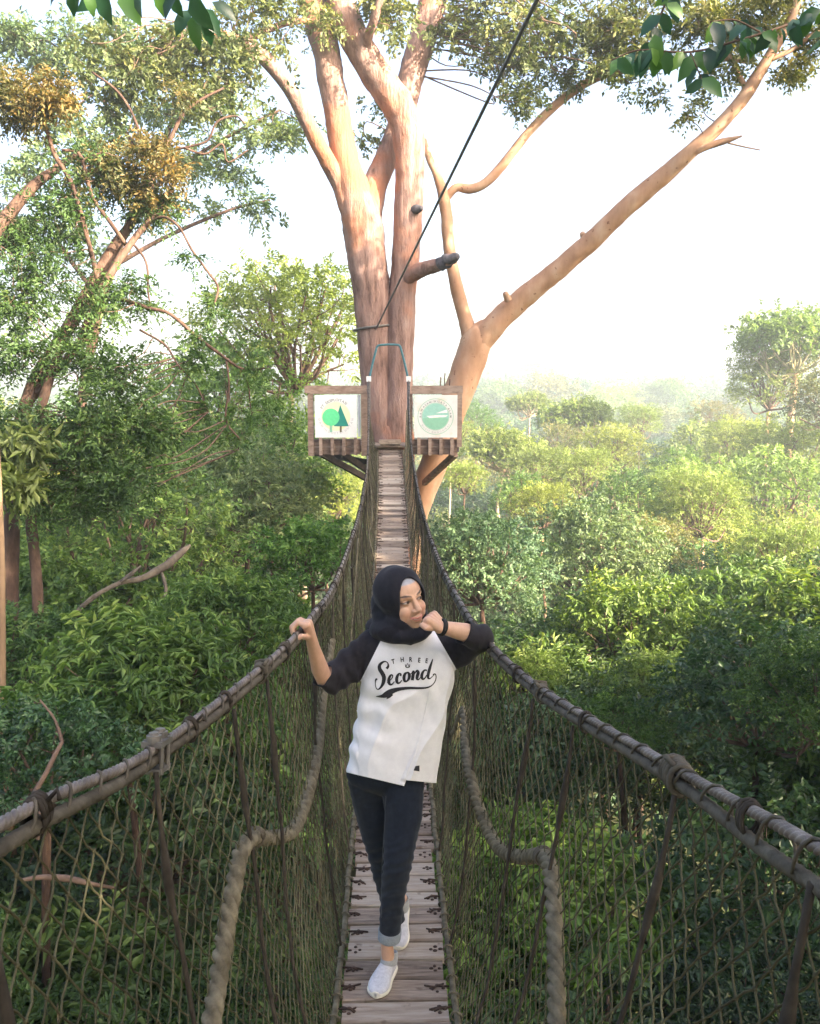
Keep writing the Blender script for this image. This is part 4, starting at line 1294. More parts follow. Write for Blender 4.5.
# low ground cover
rng = np.random.default_rng(77)
n = 9000
x = rng.uniform(-22, 22, n); y = rng.uniform(-3, 42, n)
O = np.stack([x, y, ground(x, y) + rng.uniform(0, .5, n)], 1)
D = unit(np.stack([rng.normal(0, 1, n), rng.normal(0, 1, n), rng.uniform(.2, 1.2, n)], 1))
V, T, A = sprays(rng, O, D, rng.uniform(.3, .8, n), 6, .24, .45, droop=.35)
um = np_mesh('undergrowth', V, T, A); um.materials.append(M['leaf_dark'])
uo = bpy.data.objects.new('undergrowth', um); COL.objects.link(uo)
tag(uo, 'low leafy ground cover on the forest floor', 'undergrowth', kind='stuff')

NT = 0
def plant(x, y, top, rad, proto, label, cat='tree', group=None, tint=(1, 1, 1), trunk='bark_brown', tr=None, name=None, rz=None, sq=1.0, parts=True, tilt=0):
    """a tree or shrub: Empty on the ground, parts trunk, limbs and crown"""
    global NT
    NT += 1
    p = PR[proto]; s = rad / p['rad']
    g = float(ground(x, y))
    cz = top - p['top'] * s * sq * .93
    r_ = random.Random(NT * 13 + 1)
    root = empty(name or ('shrub' if cat == 'shrub' else 'forest_tree'), (x, y, g))
    tag(root, label, cat, group)
    rz = r_.uniform(0, 6.28) if rz is None else rz
    for nm, me in (('crown', p['crown']), ('limbs', p['limbs'])):
        if nm == 'limbs' and not parts: continue
        o = bpy.data.objects.new(nm, me); COL.objects.link(o); o.parent = root
        o.location = (0, 0, cz - g); o.rotation_euler = (r_.uniform(-.08, .08) + tilt, r_.uniform(-.08, .08), rz); o.scale = (s, s, s * sq)
        o.color = (*tint, 1)
    hgt = cz - p['rad'] * p['asp'] * .60 * s * sq - g
    if hgt > .05:
        o = bpy.data.objects.new('trunk', trunk_mesh(trunk, NT % 3)); COL.objects.link(o); o.parent = root
        tr = tr or max(.05, rad * .045)
        o.scale = (tr, tr, hgt + .1); o.location = (0, 0, 0); o.color = (.6, .6, .6, 1) if cat == 'shrub' else (1, 1, 1, 1); o.rotation_euler = (0, 0, rz)
    return root

def at_px(px, py, Y, wpx, proto, label, cat='tree', group=None, **kw):
    q = P(px, py, Y)
    return plant(q.x, q.y, q.z, wpx / 2 * Y / F, proto, label, cat, group, **kw)

# ---- trees that stand out, right of the bridge
at_px(482, 505, 21, 150, 'tree_a', 'dense blue green tree beside the right net, just behind her shoulder', tint=(.85, 1, .95))
at_px(592, 497, 25, 150, 'tree_a', 'loose leafy grey green tree with visible stems, centre of the right slope', tint=(1.1, 1.1, .9), trunk='bark_pale')
at_px(527, 648, 13, 78, 'shrub_l', 'bright lime green bush touching the right hand rope beyond her elbow', 'shrub', tint=(1.1, 1.2, .9))
at_px(650, 652, 12, 120, 'shrub_l', 'yellow green leafy bush beside the glossy dark thicket', 'shrub', tint=(.95, 1.05, .9))
at_px(765, 607, 10, 230, 'shrub_b', 'glossy dark green thicket at the right edge above the rope', 'shrub')
at_px(840, 640, 8.5, 190, 'shrub_t', 'mid green thicket cut off by the right edge of the picture', 'shrub', tint=(.9, .9, .8))
at_px(577, 393, 62, 84, 'tree_u', 'flat topped yellow green tree rising above its neighbours right of the signs', trunk='bark_pale', tint=(.95, 1.0, .8))
at_px(505, 423, 48, 92, 'tree_u', 'pale stemmed slender tree just right of the platform', trunk='bark_pale', tint=(1, 1, .9))
at_px(540, 443, 44, 75, 'tree_b', 'golden green tree between the slender tree and the flat topped one')
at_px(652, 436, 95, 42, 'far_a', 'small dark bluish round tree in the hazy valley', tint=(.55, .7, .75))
at_px(762, 448, 40, 170, 'tree_b', 'large rounded olive green tree on the right with a bare orange stem', trunk='bark_orange', tint=(.8, .95, .8))
at_px(800, 300, 55, 130, 'tree_u', 'tall umbrella crowned tree above the skyline at the right edge', trunk='bark_orange', tint=(.8, .95, .8), tr=.3)
at_px(772, 345, 57, 95, 'tree_b', 'loose pale crown just under the umbrella crown', trunk='bark_orange', tint=(1.0, 1.0, .9), tr=.2)
at_px(845, 350, 46, 120, 'tree_g', 'orange tinted tall tree below the umbrella crown, half outside the picture', trunk='bark_orange')
at_px(625, 469, 34, 92, 'tree_c', 'mid green rounded tree behind the loose leafy tree', tint=(1.2, 1.1, 1))
at_px(690, 461, 36, 100, 'tree_b', 'yellowish tree in the middle of the right slope', tint=(1, 1.1, 1))
at_px(720, 545, 26, 150, 'tree_c', 'dark green tree below the large olive one', tint=(.8, .9, .9))
at_px(650, 600, 18, 130, 'shrub_b', 'shadowed green shrub crown under the yellowish tree', 'shrub', tint=(.9, .95, .95))
at_px(470, 620, 15, 60, 'shrub_a', 'green shrub seen through the net under her raised elbow', 'shrub')
at_px(620, 690, 10, 110, 'shrub_t', 'fresh green shrub just above the knot on the right rope', 'shrub', tint=(.9, .95, .75))
at_px(710, 416, 72, 100, 'far_b', 'broad pale green crown below the umbrella tree')
at_px(465, 461, 34, 50, 'tree_b', 'small bright tree under the right sign', tint=(1.15, 1.15, 1))
more = [(450, 416, 55, 58, 'tree_b', 'slender pale green tree close behind the right sign', (1.1, 1.05, .9), 'bark_pale'),
        (530, 389, 78, 50, 'tree_u', 'small umbrella crowned tree far behind the slender one', (1.0, 1.0, .9), 'bark_pale'),
        (612, 423, 52, 75, 'tree_b', 'yellow green tree left of the dark bluish round tree', (1.2, 1.1, .8), 'bark_pale'),
        (680, 446, 46, 79, 'tree_c', 'soft green tree just below the dark bluish round tree', (1.5, 1.35, 1.2), 'bark_pale'),
        (715, 396, 85, 63, 'tree_g', 'pinkish brown tree on the valley floor below the skyline', (1.1, 1.0, 1.1), 'bark_pale'),
        (545, 481, 31, 71, 'tree_b', 'golden leaved tree between the blue green tree and the loose leafy one', (1.2, 1.1, .8), 'bark_orange'),
        (655, 510, 28, 95, 'tree_g', 'olive brown tree with an orange fork below the yellowish tree', (1.2, 1.15, 1.0), 'bark_orange'),
        (790, 520, 24, 120, 'tree_b', 'yellow green tree crossing the right edge above the dark thicket', (1.0, 1.05, .9), 'bark_orange'),
        (475, 399, 68, 52, 'tree_c', 'small rounded tree on the skyline side of the right sign', (1.3, 1.3, 1.2), 'bark_pale'),
        (560, 419, 58, 55, 'tree_g', 'brownish crown between the two umbrella trees', (1.2, 1.2, 1.1), 'bark_pale'),
        (640, 403, 75, 50, 'tree_b', 'pale crown above the dark bluish round tree', (1.0, 1.05, 1.0), 'bark_pale'),
        (742, 416, 62, 79, 'tree_b', 'bright yellow green crown left of the tall umbrella tree', (1.2, 1.15, .85), 'bark_pale'),
        (585, 446, 40, 75, 'tree_b', 'light green tree in front of the brownish crown', (1.1, 1.1, 1.0), 'bark_pale'),
        (705, 471, 33, 100, 'tree_b', 'wide yellow green tree over the middle of the right slope', (1.05, 1.05, .9), 'bark_orange'),
        (520, 471, 36, 58, 'tree_c', 'upright green tree right of the blue green one', (1.4, 1.3, 1.1), 'bark_pale'),
        (800, 415, 50, 130, 'tree_b', 'feathery pale crown round the foot of the umbrella tree', (1.05, 1.05, 1.0), 'bark_orange'),
        (690, 570, 20, 90, 'tree_c', 'dark shaded tree between the olive brown tree and the thicket', (.7, .8, .8), 'bark_brown')]
for (px, py, Y_, w_, pr_, lb, tn, tk) in more:
    at_px(px, py, Y_, w_, pr_, lb, tint=tn, trunk=tk)
# ---- trees that stand out, left of the bridge
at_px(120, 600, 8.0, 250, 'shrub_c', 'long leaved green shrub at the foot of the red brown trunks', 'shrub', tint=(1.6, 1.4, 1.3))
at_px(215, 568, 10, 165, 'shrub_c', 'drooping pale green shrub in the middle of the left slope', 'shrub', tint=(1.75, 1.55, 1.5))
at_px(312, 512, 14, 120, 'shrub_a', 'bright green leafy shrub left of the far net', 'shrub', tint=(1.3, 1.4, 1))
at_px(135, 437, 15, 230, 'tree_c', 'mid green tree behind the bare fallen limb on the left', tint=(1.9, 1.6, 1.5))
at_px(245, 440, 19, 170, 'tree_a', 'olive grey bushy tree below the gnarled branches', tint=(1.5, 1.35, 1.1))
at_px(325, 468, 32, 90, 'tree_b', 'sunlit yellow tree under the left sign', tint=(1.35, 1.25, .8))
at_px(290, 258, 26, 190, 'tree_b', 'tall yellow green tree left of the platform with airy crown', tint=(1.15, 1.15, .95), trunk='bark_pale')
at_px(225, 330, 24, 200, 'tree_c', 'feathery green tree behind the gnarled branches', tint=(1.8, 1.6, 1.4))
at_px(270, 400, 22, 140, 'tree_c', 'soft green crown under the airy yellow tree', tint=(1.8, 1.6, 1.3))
at_px(40, 690, 6.5, 210, 'shrub_b', 'small leaved dark shrub below the left rope', 'shrub', tint=(1.05, 1.1, 1.1))
at_px(20, 600, 10, 160, 'shrub_a', 'green shrub round the base of the pale pole tree', 'shrub')
at_px(100, 408, 60, 130, 'far_b', 'bright yellow sunlit tree glimpsed through the left tree', tint=(1.5, 1.5, .6))
at_px(330, 425, 60, 110, 'far_b', 'pale yellow tree beyond the platform on its left', tint=(1.3, 1.3, .9))

# ---- filling trees, in zones
rng = np.random.default_rng(5)
def clear(x, y, rad):
    return abs(x) - rad > .75 or False
def zone(label, group, side, Y0, Y1, dY, spacing, top_fn, radr, protos, tints, cat, xr, parts=True, trunk='bark_brown', name=None):
    y = Y0
    while y < Y1:
        x = xr(y)[0] + rng.uniform(0, spacing)
        while x < xr(y)[1]:
            rad = rng.uniform(*radr)
            yy = y + rng.uniform(-dY, dY) * .5
            top = top_fn(abs(x), yy) + rng.normal(0, rad * .16)
            xx = side * x
            if not (abs(xx) < .9 + rad * .9 and top > -3.0):
                tn = tints[rng.integers(len(tints))]; j = rng.uniform(.8, 1.2)
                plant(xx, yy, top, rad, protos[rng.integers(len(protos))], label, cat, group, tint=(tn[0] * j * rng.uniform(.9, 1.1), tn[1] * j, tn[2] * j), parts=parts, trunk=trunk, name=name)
            x += spacing * rng.uniform(.8, 1.25)
        y += dY
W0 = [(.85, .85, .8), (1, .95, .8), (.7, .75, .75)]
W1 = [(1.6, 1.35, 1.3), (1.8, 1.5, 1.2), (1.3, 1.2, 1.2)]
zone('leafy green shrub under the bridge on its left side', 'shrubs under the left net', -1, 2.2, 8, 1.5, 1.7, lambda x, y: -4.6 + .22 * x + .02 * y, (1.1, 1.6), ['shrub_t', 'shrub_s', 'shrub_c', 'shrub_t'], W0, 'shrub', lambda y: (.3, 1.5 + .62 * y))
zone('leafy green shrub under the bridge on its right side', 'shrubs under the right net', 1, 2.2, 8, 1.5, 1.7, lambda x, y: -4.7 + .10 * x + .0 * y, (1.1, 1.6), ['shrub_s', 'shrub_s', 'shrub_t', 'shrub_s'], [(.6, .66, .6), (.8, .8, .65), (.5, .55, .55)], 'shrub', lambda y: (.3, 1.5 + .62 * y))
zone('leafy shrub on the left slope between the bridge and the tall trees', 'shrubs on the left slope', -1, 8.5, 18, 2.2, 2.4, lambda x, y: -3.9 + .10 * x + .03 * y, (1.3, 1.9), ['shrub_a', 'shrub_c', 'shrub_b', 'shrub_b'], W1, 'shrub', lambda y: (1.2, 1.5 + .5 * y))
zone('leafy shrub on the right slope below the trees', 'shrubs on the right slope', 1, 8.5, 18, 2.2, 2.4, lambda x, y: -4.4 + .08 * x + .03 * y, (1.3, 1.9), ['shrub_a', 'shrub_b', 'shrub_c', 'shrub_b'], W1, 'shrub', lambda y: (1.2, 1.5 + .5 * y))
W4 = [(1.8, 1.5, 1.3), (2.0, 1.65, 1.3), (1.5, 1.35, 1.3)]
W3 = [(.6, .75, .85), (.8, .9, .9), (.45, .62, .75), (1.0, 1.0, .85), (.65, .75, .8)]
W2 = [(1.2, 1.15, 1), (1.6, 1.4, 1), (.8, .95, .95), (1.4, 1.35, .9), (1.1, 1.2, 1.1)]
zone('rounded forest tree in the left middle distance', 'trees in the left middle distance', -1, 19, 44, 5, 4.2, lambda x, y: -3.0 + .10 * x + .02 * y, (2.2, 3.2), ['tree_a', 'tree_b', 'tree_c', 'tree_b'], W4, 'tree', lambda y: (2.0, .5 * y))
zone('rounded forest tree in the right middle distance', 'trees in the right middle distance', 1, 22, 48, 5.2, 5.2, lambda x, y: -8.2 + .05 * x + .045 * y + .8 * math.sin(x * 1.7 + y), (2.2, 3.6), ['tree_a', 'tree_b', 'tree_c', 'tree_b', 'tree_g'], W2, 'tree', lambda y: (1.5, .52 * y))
zone('hazy forest tree on the valley floor beyond the platform', 'trees in the hazy valley', 1, 55, 118, 8.5, 8.5, lambda x, y: -7.4 + .010 * (y - 55) + 1.0 * math.sin(x * .9 + y), (3.0, 5.2), ['far_a', 'far_b', 'far_c', 'far_b', 'far_g'], W2, 'tree', lambda y: (-.22 * y, .54 * y), name='valley_tree')
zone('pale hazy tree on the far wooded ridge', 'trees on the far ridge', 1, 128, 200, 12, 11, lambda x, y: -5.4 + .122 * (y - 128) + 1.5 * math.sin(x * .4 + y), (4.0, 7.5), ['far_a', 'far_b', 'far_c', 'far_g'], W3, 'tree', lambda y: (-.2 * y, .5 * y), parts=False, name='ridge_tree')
# beyond that one mass of far forest
parts = []
for i in range(520):
    y = rng.uniform(205, 300); x = rng.uniform(-.45 * y, .55 * y)
    top = float(ground(x, y)) + rng.uniform(2.5, 8) * (1 + .5 * (rng.random() < .12)); r_ = rng.uniform(3.5, 6.5)
    n = 90; d = rnd_dir(rng, n); d[:, 2] = np.abs(d[:, 2]) * 1.2 - .35
    O = np.array([x, y, top - r_ * .8]) + unit(d) * r_ * rng.uniform(.6, 1.05, (n, 1)) * np.array([1, 1, .85])
    parts.append(sprays(rng, O, unit(d) + rng.normal(0, .3, (n, 3)), np.full(n, 1.6), 4, 1.2, .7, tone_base=np.clip(rng.random() * .6 + rng.random(n) * .4, 0, 1)))
V, T, A = join(parts)
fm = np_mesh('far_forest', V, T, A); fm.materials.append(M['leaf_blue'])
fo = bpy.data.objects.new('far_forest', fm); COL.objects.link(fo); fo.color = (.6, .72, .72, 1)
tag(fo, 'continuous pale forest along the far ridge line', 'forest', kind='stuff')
# ------------------------------------------------------------------ trees built to the photograph
def limb_path(spec, n=6):
    """spec: list of (px, py, Y, width px) -> points and radii"""
    pts = [(*P(a, b, Y), w / 2 * Y / F) for a, b, Y, w in spec]
    sm = smooth_path(pts, n=n)
    return [Vector(q[:3]) for q in sm], [max(q[3], .004) for q in sm]
def clumps(rng, specs, leaf, ratio, J=9, twig=.3, droop=.2, tw=None, near=None, fine=False, up=.6):
    """specs: (px, py, Y, radius px, number of sprigs, tone).  tw collects twig tubes, near is a list of points to grow from"""
    parts = []
    for (px, py, Y, rp, n, tone) in specs:
        c = np.array(P(px, py, Y)); r_ = rp * Y / F
        k = max(2, int(n / 22)); m = max(4, int(n / k))
        for _ in range(k):
            sc_ = c + rnd_dir(rng, 1)[0] * r_ * rng.uniform(.1, .8) * np.array([1, .9, .75])
            sr = r_ * rng.uniform(.30, .5)
            d = rnd_dir(rng, m); O = sc_ + d * sr * rng.uniform(.2, 1, (m, 1)) * np.array([1, 1, .55])
            out = unit(d * .8 + rng.normal(0, .5, (m, 3)) + np.array([0, 0, .05]))
            tb = np.clip(tone + rng.normal(0, .15) + rng.normal(0, .14, m) + .08 * d[:, 2], 0, 1)
            parts.append(sprays(rng, O, out, twig * rng.uniform(.6, 1.3, m), J, leaf, ratio, droop=droop, tone_base=tb, fine=fine, up=up))
            if tw is not None:
                e = Vector(sc_)
                src = min(near, key=lambda q: (q - e).length) if near else e - Vector((0, 0, r_))
                dist_ = (src - e).length
                if dist_ > 6 * r_ + 1: continue
                mid = (src + e) / 2 + Vector(rng.normal(0, dist_ * .10, 3))
                mid2 = src.lerp(e, .8) + Vector(rng.normal(0, dist_ * .06, 3))
                pth = smooth_path([tuple(src), tuple(mid), tuple(mid2), tuple(e)], n=4)
                w0 = .0035 * dist_ + .0022 * Y / 4
                tw.tube(pth, list(np.linspace(w0, w0 * .3, len(pth))), 5, cap=False)
                for _ in range(3):
                    e2 = e + Vector(rnd_dir(rng, 1)[0]) * sr
                    tw.tube([e, (e + e2) / 2 + Vector(rng.normal(0, sr * .15, 3)), e2], [w0 * .3, w0 * .22, w0 * .12], 4, cap=False)
    return join(parts)
def leaf_obj(name, geo, mat, parent, tint=(1, 1, 1)):
    me = np_mesh(name, *geo); me.materials.append(M[mat])
    o = bpy.data.objects.new(name, me); COL.objects.link(o); o.color = (*tint, 1)
    if parent is not None: link(o, parent)
    return o

# --- the big host tree
YH = 18.6
gz = float(ground(-.05, YH))
host = empty('host_tree', (-.05, YH, gz)); tag(host, 'huge pale barked tree with several crossing stems carrying the platform', 'tree')
base = P(392, 470, YH)
def stem(name, spec, parent, mat='bark_host', seg=24, rough=.10, rs=3.0, n=10):
    if mat == 'bark_orange': spec = [(a_, b_, c_, d_ * .9) for a_, b_, c_, d_ in spec]
    p, r_ = limb_path(spec, n); t = MB(); t.tube(p, r_, seg, rough=rough, rs=rs)
    return t.build(name, M[mat], parent), p
t = MB()
bx0 = P(391, 470, YH); 
t.tube([Vector((bx0.x - .1, YH, gz - .3)), Vector((bx0.x - .05, YH, gz + 1.5)), Vector((bx0.x, YH, bx0.z - 2)), bx0, P(391, 440, YH), P(390, 425, YH)], [.95, .66, .52, .50, .50, .46], 22, rough=.08, rs=1.6)
t.build('trunk', M['bark_host'], host)
near_pts = []
_, p = stem('stem', [(383, 455, 18.5, 30), (379, 400, 18.45, 34), (375, 350, 18.4, 33), (372, 300, 18.35, 36), (367, 255, 18.3, 38), (361, 220, 18.3, 38), (354, 192, 18.3, 33), (348, 165, 18.25, 24)], host)
_, p = stem('limb', [(364, 250, 18.3, 26), (352, 212, 18.25, 23), (341, 185, 18.2, 18), (330, 165, 18.0, 16), (312, 132, 17.7, 14.5), (292, 92, 17.3, 14), (268, 62, 16.9, 14), (247, 46, 16.6, 13), (228, 38, 16.4, 11), (205, 30, 16.1, 8), (180, 22, 15.8, 6)], host); near_pts += p
_, p = stem('limb', [(362, 240, 18.3, 32), (353, 200, 18.27, 29), (346, 165, 18.2, 26), (340, 130, 18.2, 25), (333, 90, 18.1, 25), (326, 50, 18, 26), (315, 10, 17.9, 27), (302, -40, 17.8, 25), (285, -110, 17.6, 20)], host); near_pts += p
_, p = stem('limb', [(366, 250, 18.35, 30), (368, 212, 18.45, 27), (377, 180, 18.6, 24), (390, 150, 18.8, 22), (403, 112, 18.9, 22), (411, 78, 18.9, 24), (420, 45, 18.9, 26), (430, 12, 18.9, 26), (442, -40, 18.9, 24), (450, -100, 18.9, 20)], host); near_pts += p
_, p = stem('stem', [(396, 455, 18.45, 30), (397, 410, 18.4, 31), (399, 360, 18.35, 28), (402, 300, 18.3, 27), (406, 250, 18.25, 27), (409, 200, 18.2, 28), (410, 160, 18.15, 29), (405, 122, 18.1, 30), (391, 95, 18.0, 30), (372, 68, 17.9, 29), (354, 38, 17.8, 28), (342, 5, 17.7, 27), (333, -40, 17.6, 25), (322, -110, 17.5, 20)], host); near_pts += p
_, p = stem('limb', [(366, 55, 17.85, 9), (368, 38, 17.5, 9), (374, 20, 17.2, 8), (381, -5, 17, 7), (385, -30, 16.9, 6)], host, seg=10); near_pts += p
_, p = stem('limb', [(340, 28, 18, 5), (316, 22, 17.6, 5.5), (290, 22, 17.3, 6), (268, 30, 17, 6), (248, 40, 16.7, 7)], host, seg=10)
sto, p = stem('broken_stub', [(404, 280, 18.2, 15), (416, 272, 17.95, 15), (430, 267, 17.7, 13.5), (442, 263, 17.5, 12), (450, 259, 17.35, 11)], host, seg=14, rough=.14, rs=5)
t = MB(); p, r_ = limb_path([(440, 264, 17.52, 13), (449, 260, 17.37, 12.5), (455, 257, 17.28, 9), (458, 256, 17.22, 5)]); t.tube(p, r_, 14, rough=.35, rs=9); t.build('charred_end', M['bark_stump'], sto)
stem('knot', [(412, 210, 18.05, 10), (418, 209, 17.9, 8), (422, 208, 17.8, 4)], host, mat='bark_stump', seg=10)
# strap round the trunk where the stay is tied
t = MB(); c = P(373, 328, 18.4)
t.tube([c + Vector((math.cos(a) * .39, math.sin(a) * .39, .05 * math.cos(a))) for a in np.linspace(0, 6.283, 30)], .022, 6, cap=False); t.build('strap', M['steel'], host)
rng = np.random.default_rng(101)
tw = MB()
geo = clumps(rng, [(225, 60, 15.8, 62, 224, .35), (170, 45, 15.5, 60, 217, .4), (130, 65, 15.3, 55, 176, .4), (255, 5, 16.6, 60, 176, .5), (190, 95, 15.6, 45, 115, .35), (100, 95, 15.2, 45, 108, .4), (300, 5, 17, 45, 95, .6), (395, 15, 17.5, 40, 88, .6), (372, 5, 17.4, 30, 61, .7), (465, 25, 18.6, 45, 136, .45), (500, 60, 18.5, 45, 149, .45), (545, 45, 18.4, 55, 204, .42), (590, 30, 18.3, 55, 176, .42), (535, 5, 18.3, 70, 190, .45), (470, -10, 18.4, 55, 108, .45), (610, 70, 18.2, 35, 81, .4), (395, 140, 19.4, 30, 34, .3), (350, 140, 19.4, 30, 27, .3), (375, 100, 19.4, 30, 27, .3), (520, 95, 18.4, 35, 81, .4)],
             .105, .5, J=9, twig=.26, tw=tw, near=near_pts, droop=.15)
leaf_obj('crown', geo, 'leaf_gold', host, (1.2, 1.25, 1.15))
tag(tw.build('twigs', M['bark_twig'], host), kind='stuff')

# --- the orange limbed tree right behind it
YO = 19.6
ot = empty('orange_limbed_tree', (P(400, 600, YO).x, YO, float(ground(0, YO)))); tag(ot, 'smooth orange barked tree forking beside the right sign into a long slanting limb', 'tree')
gzo = float(ground(0, YO)); near2 = []
q0 = P(408, 560, YO)
p, r_ = limb_path([(412, 540, YO, 21), (418, 510, YO, 23), (425, 487, YO, 26), (436, 458, YO, 28), (449, 418, YO, 29), (461, 385, YO, 30), (470, 362, YO, 31), (477, 341, YO, 31), (484, 332, YO, 25), (492, 325, YO - .1, 17)], 6)
t = MB(); t.tube([Vector((q0.x - .4, YO, gzo - .3)), Vector((q0.x - .2, YO, gzo + 2))] + p, [.42, .30] + r_, 18, rough=.06, rs=2.5); t.build('trunk', M['bark_orange'], ot)
_, p = stem('limb', [(473, 350, YO, 22), (468, 328, YO, 17), (462, 308, YO, 15), (455, 280, YO - .1, 14), (449, 245, YO - .2, 13), (446, 212, YO - .3, 13), (442, 190, YO - .35, 11), (436, 172, YO - .3, 9), (430, 160, YO - .2, 8), (424, 140, YO, 6)], ot, 'bark_orange', 14); near2 += p
_, p = stem('limb', [(444, 200, YO - .3, 9), (456, 188, YO - .35, 9), (470, 189, YO - .4, 10), (484, 184, YO - .5, 10), (502, 166, YO - .6, 10), (528, 133, YO - .7, 9.5), (558, 103, YO - .8, 9), (590, 81, YO - .9, 9), (620, 70, YO - 1, 9), (660, 64, YO - 1, 9), (700, 60, YO - 1, 8), (728, 58, YO - 1, 7), (750, 62, YO - .9, 5)], ot, 'bark_orange', 12); near2 += p
_, p = stem('limb', [(474, 352, YO, 28), (489, 331, YO - .1, 26), (515, 305, YO - .2, 24), (548, 278, YO - .4, 22), (590, 242, YO - .7, 21), (630, 204, YO - 1, 20), (665, 175, YO - 1.2, 19), (690, 152, YO - 1.4, 16), (715, 130, YO - 1.5, 15), (740, 102, YO - 1.6, 14), (758, 75, YO - 1.7, 13), (772, 52, YO - 1.8, 11), (790, 22, YO - 1.9, 9), (805, -20, YO - 2, 7)], ot, 'bark_orange', 16); near2 += p
_, p = stem('limb', [(684, 158, YO - 1.35, 11), (700, 149, YO - 1.5, 9), (718, 143, YO - 1.6, 8), (732, 139, YO - 1.7, 5), (742, 136, YO - 1.75, 2)], ot, 'bark_orange', 10)
stem('limb', [(728, 143, YO - 1.7, 2), (745, 147, YO - 1.7, 1.6), (760, 150, YO - 1.7, 1.2)], ot, 'bark_orange', 6)
_, p = stem('limb', [(748, 92, YO - 1.65, 7), (738, 74, YO - 1.5, 6), (730, 55, YO - 1.4, 5), (712, 25, YO - 1.3, 4), (700, -10, YO - 1.3, 3)], ot, 'bark_orange', 8); near2 += p
_, p = stem('limb', [(770, 60, YO - 1.8, 6), (795, 48, YO - 1.9, 5), (818, 30, YO - 2, 4), (840, 20, YO - 2, 3)], ot, 'bark_orange', 8); near2 += p
for (a, b) in ((508, 300), (585, 240)):
    stem('knot', [(a, b, YO - .5, 9), (a - 3, b - 7, YO - .6, 6)], ot, 'bark_orange', 8)
rng = np.random.default_rng(102); tw = MB()
geo = clumps(rng, [(640, 30, 18.4, 55, 182, .4), (690, 20, 18.3, 55, 182, .45), (740, 25, 18, 50, 182, .65), (775, 10, 17.8, 50, 168, .75), (790, 70, 17.7, 32, 84, .8), (715, 75, 18, 35, 84, .5), (600, 50, 18.6, 40, 112, .4), (660, 75, 18.4, 35, 70, .4), (815, 40, 17.6, 35, 91, .6), (745, 5, 18, 50, 125, .8), (630, 5, 18.4, 60, 140, .4), (560, 80, 18.7, 30, 62, .4), (690, 110, 18.1, 22, 35, .5)],
             .10, .5, J=9, twig=.25, tw=tw, near=near2, droop=.15)
leaf_obj('crown', geo, 'leaf_gold', ot, (1.3, 1.25, 1.05))
tag(tw.build('twigs', M['bark_twig'], ot), kind='stuff')

# --- the left tree with red brown stems
YL = 12.0
q = P(14, 640, 10.5)
lt = empty('red_stemmed_tree', (q.x, q.y, float(ground(q.x, q.y)))); tag(lt, 'tall tree at the left edge with red brown stems and gnarled branches', 'tree')
near3 = []
glz = float(ground(q.x, q.y))
p, r_ = limb_path([(8, 700, 10.4, 24), (10, 640, 10.4, 21), (11, 560, 10.5, 20), (13, 500, 10.6, 19), (16, 450, 10.7, 18), (24, 410, 10.9, 17), (40, 372, 11.1, 17), (58, 345, 11.3, 17), (80, 308, 11.6, 17), (98, 275, 11.8, 16), (116, 245, 12, 14), (132, 222, 12.1, 11), (145, 195, 12.2, 8), (150, 170, 12.2, 5)])
t = MB(); r_ = [q_ * .78 for q_ in r_]
t.tube([Vector((p[0].x, p[0].y, glz - .3))] + p, [.2] + r_, 14, rough=.10, rs=4); t.build('trunk', M['bark_brown'], lt); near3 += p
